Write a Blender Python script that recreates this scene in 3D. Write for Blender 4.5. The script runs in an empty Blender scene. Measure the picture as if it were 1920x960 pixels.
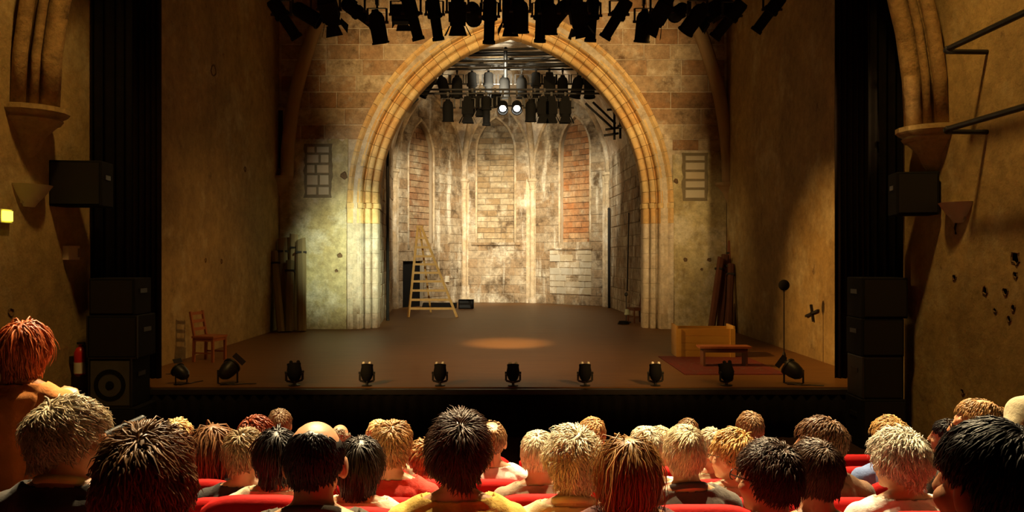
import bpy, bmesh, math, random
import numpy as np
from mathutils import Vector, Matrix, Euler

random.seed(7); np.random.seed(7)
sc = bpy.context.scene
COL = sc.collection
PI = math.pi
FPX = 1500.0      # focal length in pixels of the 1920 x 960 frame
CZ = 2.6          # eye height
ST = 0.7          # stage height
XL, XR, YB = -6.05, 5.58, 20.8   # side walls, arch wall

# ---------------------------------------------------------------- camera, world, exposure
cam_d = bpy.data.cameras.new('camera'); cam = bpy.data.objects.new('camera', cam_d); COL.objects.link(cam)
cam_d.sensor_width = 36.0; cam_d.lens = 36.0 * FPX / 1920.0; cam_d.clip_start = 0.05; cam_d.clip_end = 200
cam.location = (0, 0, CZ); cam.rotation_euler = (PI / 2, 0, 0)
sc.camera = cam
w = bpy.data.worlds.new('world'); sc.world = w; w.use_nodes = True
w.node_tree.nodes['Background'].inputs[0].default_value = (1.0, 0.62, 0.30, 1)
w.node_tree.nodes['Background'].inputs[1].default_value = 0.0
sc.view_settings.view_transform = 'Standard'; sc.view_settings.look = 'None'
sc.view_settings.exposure = 0.6; sc.view_settings.gamma = 1.0
sc.view_settings.use_curve_mapping = False
sc.cycles.use_denoising = True
sc.cycles.max_bounces = 6; sc.cycles.diffuse_bounces = 4; sc.cycles.glossy_bounces = 3
sc.cycles.sample_clamp_indirect = 4.0

def P(px, py, d):
    """world point seen at picture position (px, py) at distance d along the nave"""
    return Vector(((px - 960) / FPX * d, d, CZ + (480 - py) / FPX * d))

def spot(name, loc, target, watts, col, angle, blend=0.5, radius=0.08, parent=None):
    l = bpy.data.lights.new(name, 'SPOT'); l.energy = watts; l.color = col
    l.spot_size = math.radians(angle); l.spot_blend = blend; l.shadow_soft_size = radius
    o = bpy.data.objects.new(name, l); COL.objects.link(o)
    o.location = loc
    o.rotation_euler = (Vector(target) - Vector(loc)).to_track_quat('-Z', 'Y').to_euler()
    return o

WARM = (1.0, 0.62, 0.25); AMBER = (1.0, 0.50, 0.13); WHITE = (1.0, 0.87, 0.62); PALE = (0.96, 1.0, 0.62)
# lamps outside the picture: lanterns on the wall rails beside the audience and the house lights under the ceiling
# (name, position, aim, watts, colour, cone, blend, size); every other lamp is lit inside its own lantern further down
OFFSCREEN = [
    ('rail_lantern_left_offscreen', (-5.1, 4.5, 5.0), (-2.6, 20.6, 3.7), 4600, WHITE, 23, 1.0, 0.08),
    ('rail_lantern_right_offscreen', (4.95, 4.5, 5.0), (2.8, 20.6, 3.9), 4400, WARM, 23, 1.0, 0.08),
    ('rail_lantern_left_floor_offscreen', (-5.1, 5.6, 5.0), (-0.4, 15.4, 0.7), 2000, (1.0, 0.55, 0.17), 30, 1.0, 0.08),
    ('rail_lantern_right_floor_offscreen', (4.95, 5.6, 5.0), (0.4, 15.4, 0.7), 2000, (1.0, 0.55, 0.17), 30, 1.0, 0.08),
    ('house_light_left_offscreen', (-2.2, 8.2, 10.4), (-1.5, 4.3, 1.4), 6200, (1.0, 0.76, 0.42), 37, 0.45, 0.12),
    ('house_light_centre_offscreen', (0.3, 8.2, 10.4), (0.2, 4.3, 1.4), 6200, (1.0, 0.76, 0.42), 37, 0.45, 0.12),
    ('house_light_right_offscreen', (2.6, 8.2, 10.4), (1.7, 4.3, 1.4), 5800, (1.0, 0.76, 0.42), 37, 0.45, 0.12),
    ('house_wall_light_left_offscreen', (-2.6, 7.6, 10.4), (-6.05, 9.6, 2.6), 720, (1.0, 0.56, 0.15), 60, 1.0, 0.3),
    ('house_wall_light_right_offscreen', (2.6, 7.6, 10.4), (5.58, 9.2, 2.8), 900, (1.0, 0.56, 0.15), 62, 1.0, 0.3),
]
for (n_, a_, b_, e_, c_, s_, bl_, rr_) in OFFSCREEN: spot(n_, a_, b_, e_, c_, s_, bl_, radius=rr_)
# beams of the lanterns in the picture, by lantern column: (aim, watts, colour, cone, blend)
BAR_BEAMS = {
    566: ((5.5, 13.9, 1.4), 1700, AMBER, 36, 1.0), 668: ((4.3, 20.6, 2.6), 1500, WARM, 32, 1.0), 752: ((-1.8, 20.8, 7.4), 1500, WARM, 54, 1.0),
    886: ((-0.2, 32.0, 3.6), 4600, WHITE, 24, 0.9), 957: ((-0.1, 17.4, 0.7), 2600, WARM, 19, 1.0), 1054: ((-3.8, 20.7, 2.8), 4000, PALE, 22, 1.0),
    1277: ((1.9, 20.8, 7.4), 1500, WARM, 54, 1.0), 1345: ((-6.0, 15.6, 1.2), 420, AMBER, 46, 1.0)}
APSE_BEAMS = {928: ((-0.2, 27.2, 9.7), 900, WHITE, 95, 0.9), 885: ((-3.0, 30.6, 3.6), 1250, WHITE, 60, 0.9), 1003: ((-0.6, 32.4, 3.6), 1250, WHITE, 56, 0.9), 1022: ((2.6, 31.0, 4.0), 1150, WHITE, 58, 0.9)}

# ---------------------------------------------------------------- helpers
def link(o, parent=None):
    COL.objects.link(o)
    if parent is not None: o.parent = parent
    return o

def tag(o, label=None, cat=None, group=None, kind=None):
    if label: o['label'] = label
    if cat: o['category'] = cat
    if group: o['group'] = group
    if kind: o['kind'] = kind
    return o

def empty(name, loc=(0, 0, 0), rot=(0, 0, 0), label=None, cat=None, group=None, scale=1.0):
    o = bpy.data.objects.new(name, None); o.empty_display_size = 0.1
    link(o); o.location = loc; o.rotation_euler = rot
    o.scale = (scale,) * 3 if not isinstance(scale, tuple) else scale
    return tag(o, label, cat, group)

def copy_tree(o, parent=None):
    c = o.copy(); COL.objects.link(c)
    if parent is not None: c.parent = parent
    for ch in list(o.children):
        if ch.type != 'LIGHT': copy_tree(ch, c)
    return c

class MB:
    """collects simple solids and builds them as one mesh"""
    def __init__(s): s.v = []; s.f = []; s.m = []
    def add(s, verts, faces, mi=0):
        n = len(s.v); s.v += [tuple(v) for v in verts]
        s.f += [tuple(i + n for i in f) for f in faces]; s.m += [mi] * len(faces)
        return s
    def box(s, c, d, rot=None, mi=0, taper=1.0):
        x, y, z = d[0] / 2, d[1] / 2, d[2] / 2
        vs = [Vector((sx * x * (taper if sz > 0 else 1), sy * y * (taper if sz > 0 else 1), sz * z)) for sz in (-1, 1) for sy in (-1, 1) for sx in (-1, 1)]
        if rot is not None:
            R = Euler(rot).to_matrix() if not isinstance(rot, Matrix) else rot
            vs = [R @ v for v in vs]
        vs = [v + Vector(c) for v in vs]
        return s.add(vs, [(0, 2, 3, 1), (4, 5, 7, 6), (0, 1, 5, 4), (2, 6, 7, 3), (0, 4, 6, 2), (1, 3, 7, 5)], mi)
    def bar(s, a, b, wx, wy, mi=0, up=(0, 0, 1)):
        a = Vector(a); b = Vector(b); d = (b - a)
        L = d.length; d.normalize()
        u = Vector(up).cross(d)
        if u.length < 1e-4: u = Vector((1, 0, 0))
        u.normalize(); v = d.cross(u)
        vs = []
        for p in (a, b):
            for (i, j) in ((-1, -1), (1, -1), (1, 1), (-1, 1)):
                vs.append(p + u * (i * wx / 2) + v * (j * wy / 2))
        return s.add(vs, [(0, 3, 2, 1), (4, 5, 6, 7)] + [(k, (k + 1) % 4, 4 + (k + 1) % 4, 4 + k) for k in range(4)], mi)
    def tube(s, pts, radii, n=10, mi=0, cap=True, flat=1.0):
        pts = [Vector(p) for p in pts]
        if not hasattr(radii, '__len__'): radii = [radii] * len(pts)
        base = len(s.v); rings = []
        ref = None
        for i, p in enumerate(pts):
            if i == 0: d = pts[1] - pts[0]
            elif i == len(pts) - 1: d = pts[-1] - pts[-2]
            else: d = pts[i + 1] - pts[i - 1]
            d.normalize()
            if ref is None:
                ref = Vector((0, 0, 1)) if abs(d.z) < 0.9 else Vector((1, 0, 0))
            u = ref.cross(d)
            if u.length < 1e-5: u = Vector((1, 0, 0)).cross(d)
            u.normalize(); v = d.cross(u); ref = v if False else ref
            for k in range(n):
                t = 2 * PI * k / n
                s.v.append(tuple(p + u * (math.cos(t) * radii[i]) + v * (math.sin(t) * radii[i] * flat)))
        for i in range(len(pts) - 1):
            for k in range(n):
                a = base + i * n + k; b = base + i * n + (k + 1) % n
                s.f.append((a, b, b + n, a + n)); s.m.append(mi)
        if cap:
            s.f.append(tuple(base + k for k in reversed(range(n)))); s.m.append(mi)
            e = base + (len(pts) - 1) * n
            s.f.append(tuple(e + k for k in range(n))); s.m.append(mi)
        return s
    def lathe(s, prof, n=20, c=(0, 0, 0), ang=2 * PI, a0=0, mi=0, sx=1, sy=1):
        base = len(s.v); full = abs(ang - 2 * PI) < 1e-6; cols = n if full else n + 1
        for k in range(cols):
            t = a0 + ang * k / n
            for (r, z) in prof:
                s.v.append((c[0] + r * math.cos(t) * sx, c[1] + r * math.sin(t) * sy, c[2] + z))
        m = len(prof)
        for k in range(n):
            k2 = (k + 1) % cols
            for i in range(m - 1):
                s.f.append((base + k * m + i, base + k2 * m + i, base + k2 * m + i + 1, base + k * m + i + 1)); s.m.append(mi)
        return s
    def prism(s, poly, axis, a, b, mi=0):
        """poly: 2-D points; extruded along axis ('x','y','z') from a to b"""
        def pt(p, t):
            return {'x': (t, p[0], p[1]), 'y': (p[0], t, p[1]), 'z': (p[0], p[1], t)}[axis]
        n = len(poly); vs = [pt(p, a) for p in poly] + [pt(p, b) for p in poly]
        return s.add(vs, [tuple(range(n)), tuple(reversed(range(n, 2 * n)))] + [(k, k + n, (k + 1) % n + n, (k + 1) % n) for k in range(n)], mi)
    def sphere(s, c, r, n=12, m=8, mi=0):
        rx, ry, rz = r if hasattr(r, '__len__') else (r, r, r)
        base = len(s.v)
        for i in range(m + 1):
            th = PI * i / m
            for k in range(n):
                ph = 2 * PI * k / n
                s.v.append((c[0] + rx * math.sin(th) * math.cos(ph), c[1] + ry * math.sin(th) * math.sin(ph), c[2] + rz * math.cos(th)))
        for i in range(m):
            for k in range(n):
                a = base + i * n + k; b = base + i * n + (k + 1) % n
                s.f.append((a, a + n, b + n, b)); s.m.append(mi)
        return s
    def mesh(s, name, smooth=False, fix=True):
        me = bpy.data.meshes.new(name); me.from_pydata(s.v, [], s.f)
        if len(set(s.m)) > 1: me.polygons.foreach_set('material_index', s.m)
        if fix:
            bm = bmesh.new(); bm.from_mesh(me)
            bmesh.ops.remove_doubles(bm, verts=bm.verts, dist=1e-5)
            bmesh.ops.recalc_face_normals(bm, faces=bm.faces)
            bm.to_mesh(me); bm.free()
        if smooth:
            me.polygons.foreach_set('use_smooth', [True] * len(me.polygons))
            if smooth != 'all': me.set_sharp_from_angle(angle=math.radians(40))
        me.update(); return me
    def build(s, name, mat, parent=None, smooth=False, loc=None, rot=None, fix=True):
        me = s.mesh(name, smooth, fix)
        for m in (mat if isinstance(mat, (list, tuple)) else [mat]): me.materials.append(m)
        o = bpy.data.objects.new(name, me); link(o, parent)
        if loc is not None: o.location = loc
        if rot is not None: o.rotation_euler = rot
        return o

# ---------------------------------------------------------------- materials
def mat(name, col, rough=0.6, col2=None, scale=4.0, bump=0.0, bscale=None, metal=0.0, emit=None, rand=0.0, stain=None,
        stain_at=(0.55, 0.7), sscale=1.2, dark=None, dark_at=(0.60, 0.70), dscale=3.0, island=0.0, stretch=None, spec=0.4, obj=False, sheen=0.0, streak=None, speck=0.0):
    m = bpy.data.materials.new(name); m.use_nodes = True
    nt = m.node_tree; N = nt.nodes; L = nt.links
    b = N['Principled BSDF']
    b.inputs['Roughness'].default_value = rough; b.inputs['Metallic'].default_value = metal
    b.inputs['Specular IOR Level'].default_value = spec
    if sheen: b.inputs['Sheen Weight'].default_value = sheen
    c4 = lambda c: (c[0], c[1], c[2], 1)
    b.inputs['Base Color'].default_value = c4(col)
    if emit:
        b.inputs['Emission Color'].default_value = c4(emit[0]); b.inputs['Emission Strength'].default_value = emit[1]
    if obj:
        tc = N.new('ShaderNodeTexCoord'); pos = tc.outputs['Object']
    else:
        ge = N.new('ShaderNodeNewGeometry'); pos = ge.outputs['Position']
    if stretch:
        mp = N.new('ShaderNodeMapping'); mp.inputs['Scale'].default_value = stretch; L.new(pos, mp.inputs['Vector']); pos = mp.outputs['Vector']
    def noise(sc_, det=6, ro=0.6):
        n = N.new('ShaderNodeTexNoise'); n.inputs['Scale'].default_value = sc_; n.inputs['Detail'].default_value = det; n.inputs['Roughness'].default_value = ro
        L.new(pos, n.inputs['Vector']); return n.outputs['Fac']
    def ramp(f, lo, hi):
        r = N.new('ShaderNodeMapRange'); r.inputs['From Min'].default_value = lo; r.inputs['From Max'].default_value = hi
        L.new(f, r.inputs['Value']); return r.outputs['Result']
    def mix(f, a, c, fixed=None):
        x = N.new('ShaderNodeMix'); x.data_type = 'RGBA'
        if f is None: x.inputs['Factor'].default_value = fixed
        else: L.new(f, x.inputs['Factor'])
        for s_, v in ((x.inputs['A'], a), (x.inputs['B'], c)):
            if isinstance(v, tuple): s_.default_value = c4(v)
            else: L.new(v, s_)
        return x.outputs['Result']
    cur = None
    if col2 is not None:
        f = ramp(noise(scale), 0.32, 0.68)
        if rand:
            oi = N.new('ShaderNodeObjectInfo'); ad = N.new('ShaderNodeMath'); ad.operation = 'MULTIPLY_ADD'
            L.new(oi.outputs['Random'], ad.inputs[0]); ad.inputs[1].default_value = 1.0
            hf = N.new('ShaderNodeMath'); hf.operation = 'MULTIPLY_ADD'; L.new(f, hf.inputs[0]); hf.inputs[1].default_value = 0.6; hf.inputs[2].default_value = -0.3
            L.new(hf.outputs[0], ad.inputs[2]); ad.use_clamp = True; f = ad.outputs[0]
        cur = mix(f, col, col2)
    if stain is not None: cur = mix(ramp(noise(sscale, 8, 0.7), *stain_at), cur if cur else col, stain)
    if dark is not None: cur = mix(ramp(noise(dscale, 9, 0.75), *dark_at), cur if cur else col, dark)
    if streak is not None:
        keep = pos; mp2 = N.new('ShaderNodeMapping'); mp2.inputs['Scale'].default_value = (1.0, 1.0, 0.16); L.new(pos, mp2.inputs['Vector']); pos = mp2.outputs['Vector']
        cur = mix(ramp(noise(streak[1], 5, 0.6), streak[2], streak[3]), cur if cur else col, streak[0]); pos = keep
    if speck:
        h0 = N.new('ShaderNodeHueSaturation'); r0 = N.new('ShaderNodeMapRange'); r0.inputs['From Min'].default_value = 0.3; r0.inputs['From Max'].default_value = 0.7
        r0.inputs['To Min'].default_value = 1 - speck; r0.inputs['To Max'].default_value = 1 + speck
        L.new(noise(5.5, 10, 0.8), r0.inputs['Value']); L.new(r0.outputs['Result'], h0.inputs['Value'])
        if cur: L.new(cur, h0.inputs['Color'])
        else: h0.inputs['Color'].default_value = c4(col)
        cur = h0.outputs['Color']
    if rand or island:
        h = N.new('ShaderNodeHueSaturation')
        if island:
            g2 = N.new('ShaderNodeNewGeometry'); src = g2.outputs['Random Per Island']; amt = island
        else:
            o2 = N.new('ShaderNodeObjectInfo'); src = o2.outputs['Random']; amt = rand
        r = N.new('ShaderNodeMapRange'); r.inputs['To Min'].default_value = 1 - amt; r.inputs['To Max'].default_value = 1 + amt
        L.new(src, r.inputs['Value']); L.new(r.outputs['Result'], h.inputs['Value'])
        if cur: L.new(cur, h.inputs['Color'])
        else: h.inputs['Color'].default_value = c4(col)
        cur = h.outputs['Color']
    if cur is not None: L.new(cur, b.inputs['Base Color'])
    if bump:
        bp = N.new('ShaderNodeBump'); bp.inputs['Strength'].default_value = bump; bp.inputs['Distance'].default_value = 0.03
        L.new(noise(bscale or scale * 4, 8, 0.65), bp.inputs['Height']); L.new(bp.outputs['Normal'], b.inputs['Normal'])
    return m

M = {}
M['plaster'] = mat('plaster_ochre', (0.42, 0.30, 0.12), 0.9, (0.27, 0.19, 0.08), 0.9, 0.5, 9, stain=(0.47, 0.39, 0.22), sscale=0.8, stain_at=(0.52, 0.68), dark=(0.13, 0.085, 0.04), dscale=1.8, dark_at=(0.62, 0.72), speck=0.35)
M['plaster_pale'] = mat('plaster_pale', (0.50, 0.45, 0.26), 0.9, (0.32, 0.26, 0.12), 1.3, 0.6, 10, stain=(0.58, 0.55, 0.42), sscale=1.0, stain_at=(0.5, 0.66), dark=(0.20, 0.15, 0.07), dscale=2.2, dark_at=(0.6, 0.72), speck=0.45)
M['mortar'] = mat('lime_mortar', (0.60, 0.54, 0.42), 0.95, (0.44, 0.37, 0.26), 2.0, 0.5, 14, dark=(0.22, 0.15, 0.08), dscale=0.9, dark_at=(0.54, 0.68), speck=0.4)
M['ashlar'] = mat('ashlar_stone', (0.33, 0.185, 0.085), 0.9, (0.38, 0.31, 0.20), 1.6, 0.6, 16, rand=0.16, stain=(0.54, 0.49, 0.38), sscale=1.3, stain_at=(0.53, 0.68), dark=(0.13, 0.075, 0.035), dscale=1.6, dark_at=(0.54, 0.68), speck=0.5)
M['arch'] = mat('arch_stone', (0.64, 0.40, 0.15), 0.85, (0.60, 0.46, 0.22), 2.2, 0.4, 18, rand=0.10, stain=(0.60, 0.52, 0.34), sscale=2.0, stain_at=(0.55, 0.75), speck=0.3)
M['jamb'] = mat('jamb_stone', (0.56, 0.50, 0.38), 0.85, (0.48, 0.40, 0.30), 2.2, 0.4, 18, rand=0.08, stain=(0.66, 0.63, 0.54), sscale=2.2, stain_at=(0.5, 0.7), dark=(0.25, 0.19, 0.11), dscale=3.2, dark_at=(0.62, 0.74), speck=0.4)
M['apse'] = mat('apse_stone', (0.33, 0.225, 0.125), 0.9, (0.36, 0.30, 0.21), 1.2, 0.6, 14, rand=0.10, stain=(0.56, 0.51, 0.40), sscale=1.3, stain_at=(0.50, 0.66), dark=(0.12, 0.080, 0.042), dscale=1.1, dark_at=(0.50, 0.63), streak=((0.72, 0.69, 0.58), 1.9, 0.56, 0.68), speck=0.55)
M['brick'] = mat('infill_brick', (0.44, 0.19, 0.07), 0.9, (0.40, 0.26, 0.14), 1.4, 0.5, 14, rand=0.16, stain=(0.48, 0.40, 0.28), sscale=1.3, stain_at=(0.54, 0.72), dark=(0.14, 0.09, 0.05), dscale=1.5, dark_at=(0.54, 0.70), speck=0.5)
M['brickpale'] = mat('pale_infill', (0.36, 0.25, 0.13), 0.9, (0.40, 0.34, 0.23), 1.4, 0.5, 14, rand=0.12, stain=(0.56, 0.50, 0.38), sscale=1.4, stain_at=(0.52, 0.68), dark=(0.13, 0.085, 0.045), dscale=1.2, dark_at=(0.52, 0.64), speck=0.5)
M['brickmid'] = mat('brown_infill', (0.38, 0.20, 0.10), 0.9, (0.38, 0.29, 0.18), 1.4, 0.5, 14, rand=0.14, stain=(0.50, 0.44, 0.32), sscale=1.2, stain_at=(0.54, 0.7), dark=(0.15, 0.09, 0.05), dscale=1.6, dark_at=(0.56, 0.7), speck=0.5)
M['shaft'] = mat('shaft_stone', (0.58, 0.49, 0.34), 0.85, (0.46, 0.34, 0.20), 1.2, 0.4, 14, stain=(0.68, 0.63, 0.52), sscale=1.0, stain_at=(0.5, 0.66), dark=(0.26, 0.18, 0.10), dscale=1.6, dark_at=(0.56, 0.7), speck=0.4)
M['vault'] = mat('vault_limewash', (0.62, 0.55, 0.44), 0.9, (0.46, 0.33, 0.22), 0.9, 0.4, 10, stain=(0.76, 0.72, 0.64), sscale=0.7, stain_at=(0.46, 0.6), speck=0.35)
M['stage'] = mat('stage_boards', (0.20, 0.094, 0.025), 0.48, (0.155, 0.070, 0.019), 1.5, 0.12, 6, stretch=(0.5, 5.0, 1.0), spec=0.25, dark=(0.085, 0.040, 0.014), dscale=1.2, dark_at=(0.58, 0.75))
M['hallfloor'] = mat('hall_carpet', (0.035, 0.012, 0.010), 0.95, (0.025, 0.010, 0.008), 20)
M['ceiling'] = mat('ceiling_plaster', (0.20, 0.15, 0.09), 0.95, (0.14, 0.10, 0.06), 1.0, 0.3)
M['blackcloth'] = mat('black_drape', (0.006, 0.0055, 0.005), 0.95, (0.010, 0.008, 0.007), 6, spec=0.1)
M['browncloth'] = mat('brown_black_drape', (0.012, 0.008, 0.006), 0.95, (0.018, 0.011, 0.008), 6, spec=0.1)
M['black'] = mat('black_paint', (0.012, 0.012, 0.012), 0.45)
M['blackmatte'] = mat('black_matte', (0.008, 0.008, 0.008), 0.85, spec=0.12)
M['steel'] = mat('dark_steel', (0.04, 0.037, 0.034), 0.45, metal=0.6)
M['chrome'] = mat('bright_metal', (0.65, 0.63, 0.6), 0.25, metal=1.0)
M['clip'] = mat('white_clip', (0.85, 0.82, 0.74), 0.25, spec=0.6)  # near-white colour paints the glint of stage light on the clips
M['lens'] = mat('lens_glass', (0.03, 0.03, 0.04), 0.08, spec=0.8)
M['lit'] = mat('lit_lens', (1, 1, 1), 0.3, emit=((1.0, 0.97, 0.85), 25.0))
M['pine'] = mat('pine_wood', (0.78, 0.50, 0.14), 0.55, (0.68, 0.40, 0.09), 2.0, 0.1, 8, stretch=(8, 8, 1.0))
M['crate'] = mat('yellow_board', (0.60, 0.38, 0.08), 0.55, (0.52, 0.30, 0.06), 1.5, 0.1, 8, stretch=(1.0, 8, 9.0), rand=0.08)
M['redwood'] = mat('red_brown_wood', (0.36, 0.12, 0.035), 0.5, (0.26, 0.08, 0.025), 3.0, 0.1, 8)
M['darkwood'] = mat('dark_wood', (0.16, 0.065, 0.030), 0.5, (0.10, 0.042, 0.022), 3.0, 0.1, 8)
M['greybeam'] = mat('grey_green_beam', (0.26, 0.22, 0.11), 0.8, (0.34, 0.26, 0.13), 2.0, 0.4, 12, rand=0.3, stretch=(6, 6, 0.8))
M['brownbeam'] = mat('brown_beam', (0.11, 0.048, 0.024), 0.8, (0.18, 0.062, 0.030), 2.0, 0.4, 12, rand=0.3, stretch=(6, 6, 0.8))
M['redvelvet'] = mat('red_velvet', (0.44, 0.005, 0.003), 0.8, (0.37, 0.004, 0.003), 8, 0.1, 60, spec=0.15)
M['seatframe'] = mat('seat_frame', (0.02, 0.018, 0.016), 0.5)
M['white'] = mat('white_plaster', (0.66, 0.58, 0.42), 0.7, (0.58, 0.50, 0.36), 5, 0.1)
M['greygrille'] = mat('grey_grille', (0.085, 0.08, 0.06), 0.8, (0.065, 0.06, 0.045), 4, 0.5, 220)
M['red'] = mat('red_paint', (0.5, 0.02, 0.015), 0.35)
M['paper'] = mat('paper_white', (0.7, 0.66, 0.55), 0.7)
M['exit'] = mat('exit_light', (0.9, 0.85, 0.2), 0.4, emit=((1.0, 0.85, 0.05), 3.0))
M['iron'] = mat('wrought_iron', (0.02, 0.016, 0.012), 0.6, metal=0.4)
M['glass'] = mat('spectacle_frame', (0.03, 0.025, 0.02), 0.25, metal=0.5)
# ---------------------------------------------------------------- masonry
def unit_block():
    mb = MB(); c = 0.06
    vs = []
    for (y, k) in ((0.5, 1.0), (-0.30, 1.0), (-0.5, 1 - c)):
        for (sx, sz) in ((-1, -1), (1, -1), (1, 1), (-1, 1)):
            vs.append((sx * 0.5 * k, y, sz * 0.5 * (1 - (1 - k) * 1.6)))
    fs = [(3, 2, 1, 0), (8, 9, 10, 11)]
    for a in (0, 4):
        for k in range(4): fs.append((a + k, a + (k + 1) % 4, a + 4 + (k + 1) % 4, a + 4 + k))
    mb.add(vs, fs); return mb
UNIT = {}
def block_mesh(m):
    if m.name not in UNIT:
        me = unit_block().mesh('stone_block'); me.materials.append(m); UNIT[m.name] = me
    return UNIT[m.name]

class Frame:
    def __init__(s, p0, p1):
        s.o = Vector((p0[0], p0[1])); d = Vector((p1[0] - p0[0], p1[1] - p0[1])); s.len = d.length
        s.u = d.normalized(); s.n = Vector((s.u.y, -s.u.x)); s.ang = math.atan2(s.u.y, s.u.x)
    def at(s, U, out, z):
        p = s.o + s.u * U + s.n * out
        return Vector((p.x, p.y, z))
    def u_of_px(s, px):
        """distance along the face where it is seen at picture column px"""
        k = (px - 960) / FPX
        return (k * s.o.y - s.o.x) / (s.u.x - k * s.u.y)

def masonry(parent, fr, spans, z0, z1, ch, bw, m, base=0.0, proud=(0.015, 0.05), gap=0.012, seed=0, name='stone_block', keep=1.0, jit=0.3):
    """courses of single blocks; spans(za, zb) gives [(u left bottom, u left top, u right bottom, u right top)]"""
    rnd = random.Random(seed); z = z0; row = 0
    while z < z1 - 0.08:
        h = min(ch * rnd.uniform(0.88, 1.12), z1 - z)
        if z1 - z - h < ch * 0.4: h = z1 - z
        for (lb, lt, rb, rt) in spans(z, z + h):
            a = max(lb, lt); b = min(rb, rt)
            if b - a < 0.12: 
                if min(rb - lb, 9) < 0.2: continue
            n = max(1, round((b - a) / bw)); cuts = [a]
            step = (b - a) / n
            for k in range(1, n):
                cuts.append(a + step * (k + rnd.uniform(-jit, jit) * 0.8 + (0.25 if row % 2 else -0.25) * (1 if n > 1 else 0)))
            cuts.append(b)
            for k in range(len(cuts) - 1):
                if rnd.random() > keep: continue
                u0, u1 = cuts[k], cuts[k + 1]
                pr = rnd.uniform(*proud)
                sl = (k == 0 and abs(lb - lt) > 0.02); sr = (k == len(cuts) - 2 and abs(rb - rt) > 0.02)
                if not (sl or sr):
                    if u1 - u0 < 0.05: continue
                    o = bpy.data.objects.new(name, block_mesh(m)); link(o, parent)
                    d = pr + 0.04
                    o.location = fr.at((u0 + u1) / 2, base + pr - d / 2, z + h / 2)
                    o.rotation_euler = (0, 0, fr.ang)
                    o.scale = (max(0.03, u1 - u0 - gap), d, h - gap)
                else:
                    q = [(lb if sl else u0, z), (rb if sr else u1, z), (rt if sr else u1, z + h), (lt if sl else u0, z + h)]
                    cx = sum(p[0] for p in q) / 4; cz = z + h / 2; g = gap / 2
                    q = [(p[0] + (g if i in (0, 3) else -g) - cx, p[1] + (g if i < 2 else -g) - cz) for i, p in enumerate(q)]
                    mb = MB(); vs = [(p[0], 0.04, p[1]) for p in q] + [(p[0], -pr * 0.6, p[1]) for p in q] + [(p[0] * 0.95, -pr, p[1] * 0.93) for p in q]
                    fs = [(3, 2, 1, 0), (8, 9, 10, 11)]
                    for t in (0, 4):
                        for i in range(4): fs.append((t + i, t + (i + 1) % 4, t + 4 + (i + 1) % 4, t + 4 + i))
                    mb.add(vs, fs)
                    o = mb.build(name, m, parent)
                    o.location = fr.at(cx, base, cz); o.rotation_euler = (0, 0, fr.ang)
        z += h; row += 1

def core(name, fr, spans, z0, z1, thick, m, step=0.12, front=0.0, parent=None):
    """the solid wall behind the blocks, built of thin courses so that openings keep their outline"""
    mb = MB(); z = z0
    def slab(lb, lt, rb, rt, za, zb):
        vs = [fr.at(u, o, zz) for o in (front, front - thick) for (u, zz) in ((lb, za), (rb, za), (rt, zb), (lt, zb))]
        mb.add(vs, [(0, 1, 2, 3), (7, 6, 5, 4), (0, 4, 5, 1), (1, 5, 6, 2), (2, 6, 7, 3), (3, 7, 4, 0)])
    while z < z1 - 1e-6:
        h = min(step, z1 - z)
        for (lb, lt, rb, rt) in spans(z, z + h): slab(lb, lt, rb, rt, z, z + h)
        z += h
    return mb.build(name, m, parent)

def lancet(a, spring, rise):
    """half width of a pointed opening at height z (0 where closed)"""
    c = (rise * rise - a * a) / (2 * a); R = c + a
    def hw(z, off=0.0):
        if z <= spring: return a + off
        q = (R + off) ** 2 - (z - spring) ** 2
        return max(0.0, math.sqrt(q) - c) if q > 0 else 0.0
    return hw, c, R

def outside(uL, uR, uc, hw, off, zlo=-9):
    def f(za, zb):
        if za < zlo: return [(uL, uL, uR, uR)]
        b, t = hw(za, off), hw(zb, off)
        if b <= 0.03 and t <= 0.03: return [(uL, uL, uR, uR)]
        return [(uL, uL, uc - b, uc - t), (uc + b, uc + t, uR, uR)]
    return f
def inside(uc, hw, off, zlo=-9):
    def f(za, zb):
        b, t = hw(za, off), hw(zb, off)
        return [(uc - b, uc - t, uc + b, uc + t)] if b > 0.06 else []
    return f

# ---------------------------------------------------------------- hall: floor, stage, side walls, ceiling
ROWS = [(-6.0, 1.55), (-1.2, 1.20), (1.05, 1.02), (1.90, 0.84), (2.70, 0.66), (3.50, 0.50), (4.30, 0.36), (5.10, 0.22), (5.90, 0.10), (6.75, 0.0), (11.55, None)]
mb = MB()
for (y0, z), (y1, _) in zip(ROWS[:-1], ROWS[1:]):
    mb.box(((XL + XR) / 2, (y0 + y1) / 2, z - 0.9), (XR - XL + 0.2, y1 - y0, 1.8))
tag(mb.build('floor', M['hallfloor']), 'dark carpeted floor of the hall rising in steps', kind='structure')
mb = MB().box(((XL + XR) / 2, (11.6 + 33.4) / 2, ST - 0.45), (XR - XL + 0.2, 21.8, 0.9))
tag(mb.build('stage_floor', M['stage']), 'brown boarded stage floor running back into the apse', kind='structure')
mb = MB().box(((XL + XR) / 2, 11.53, ST - 0.05), (XR - XL + 0.2, 0.16, 0.07))
tag(mb.build('trim_1', M['seatframe']), 'dark wooden lip along the front of the stage', kind='structure')

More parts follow.
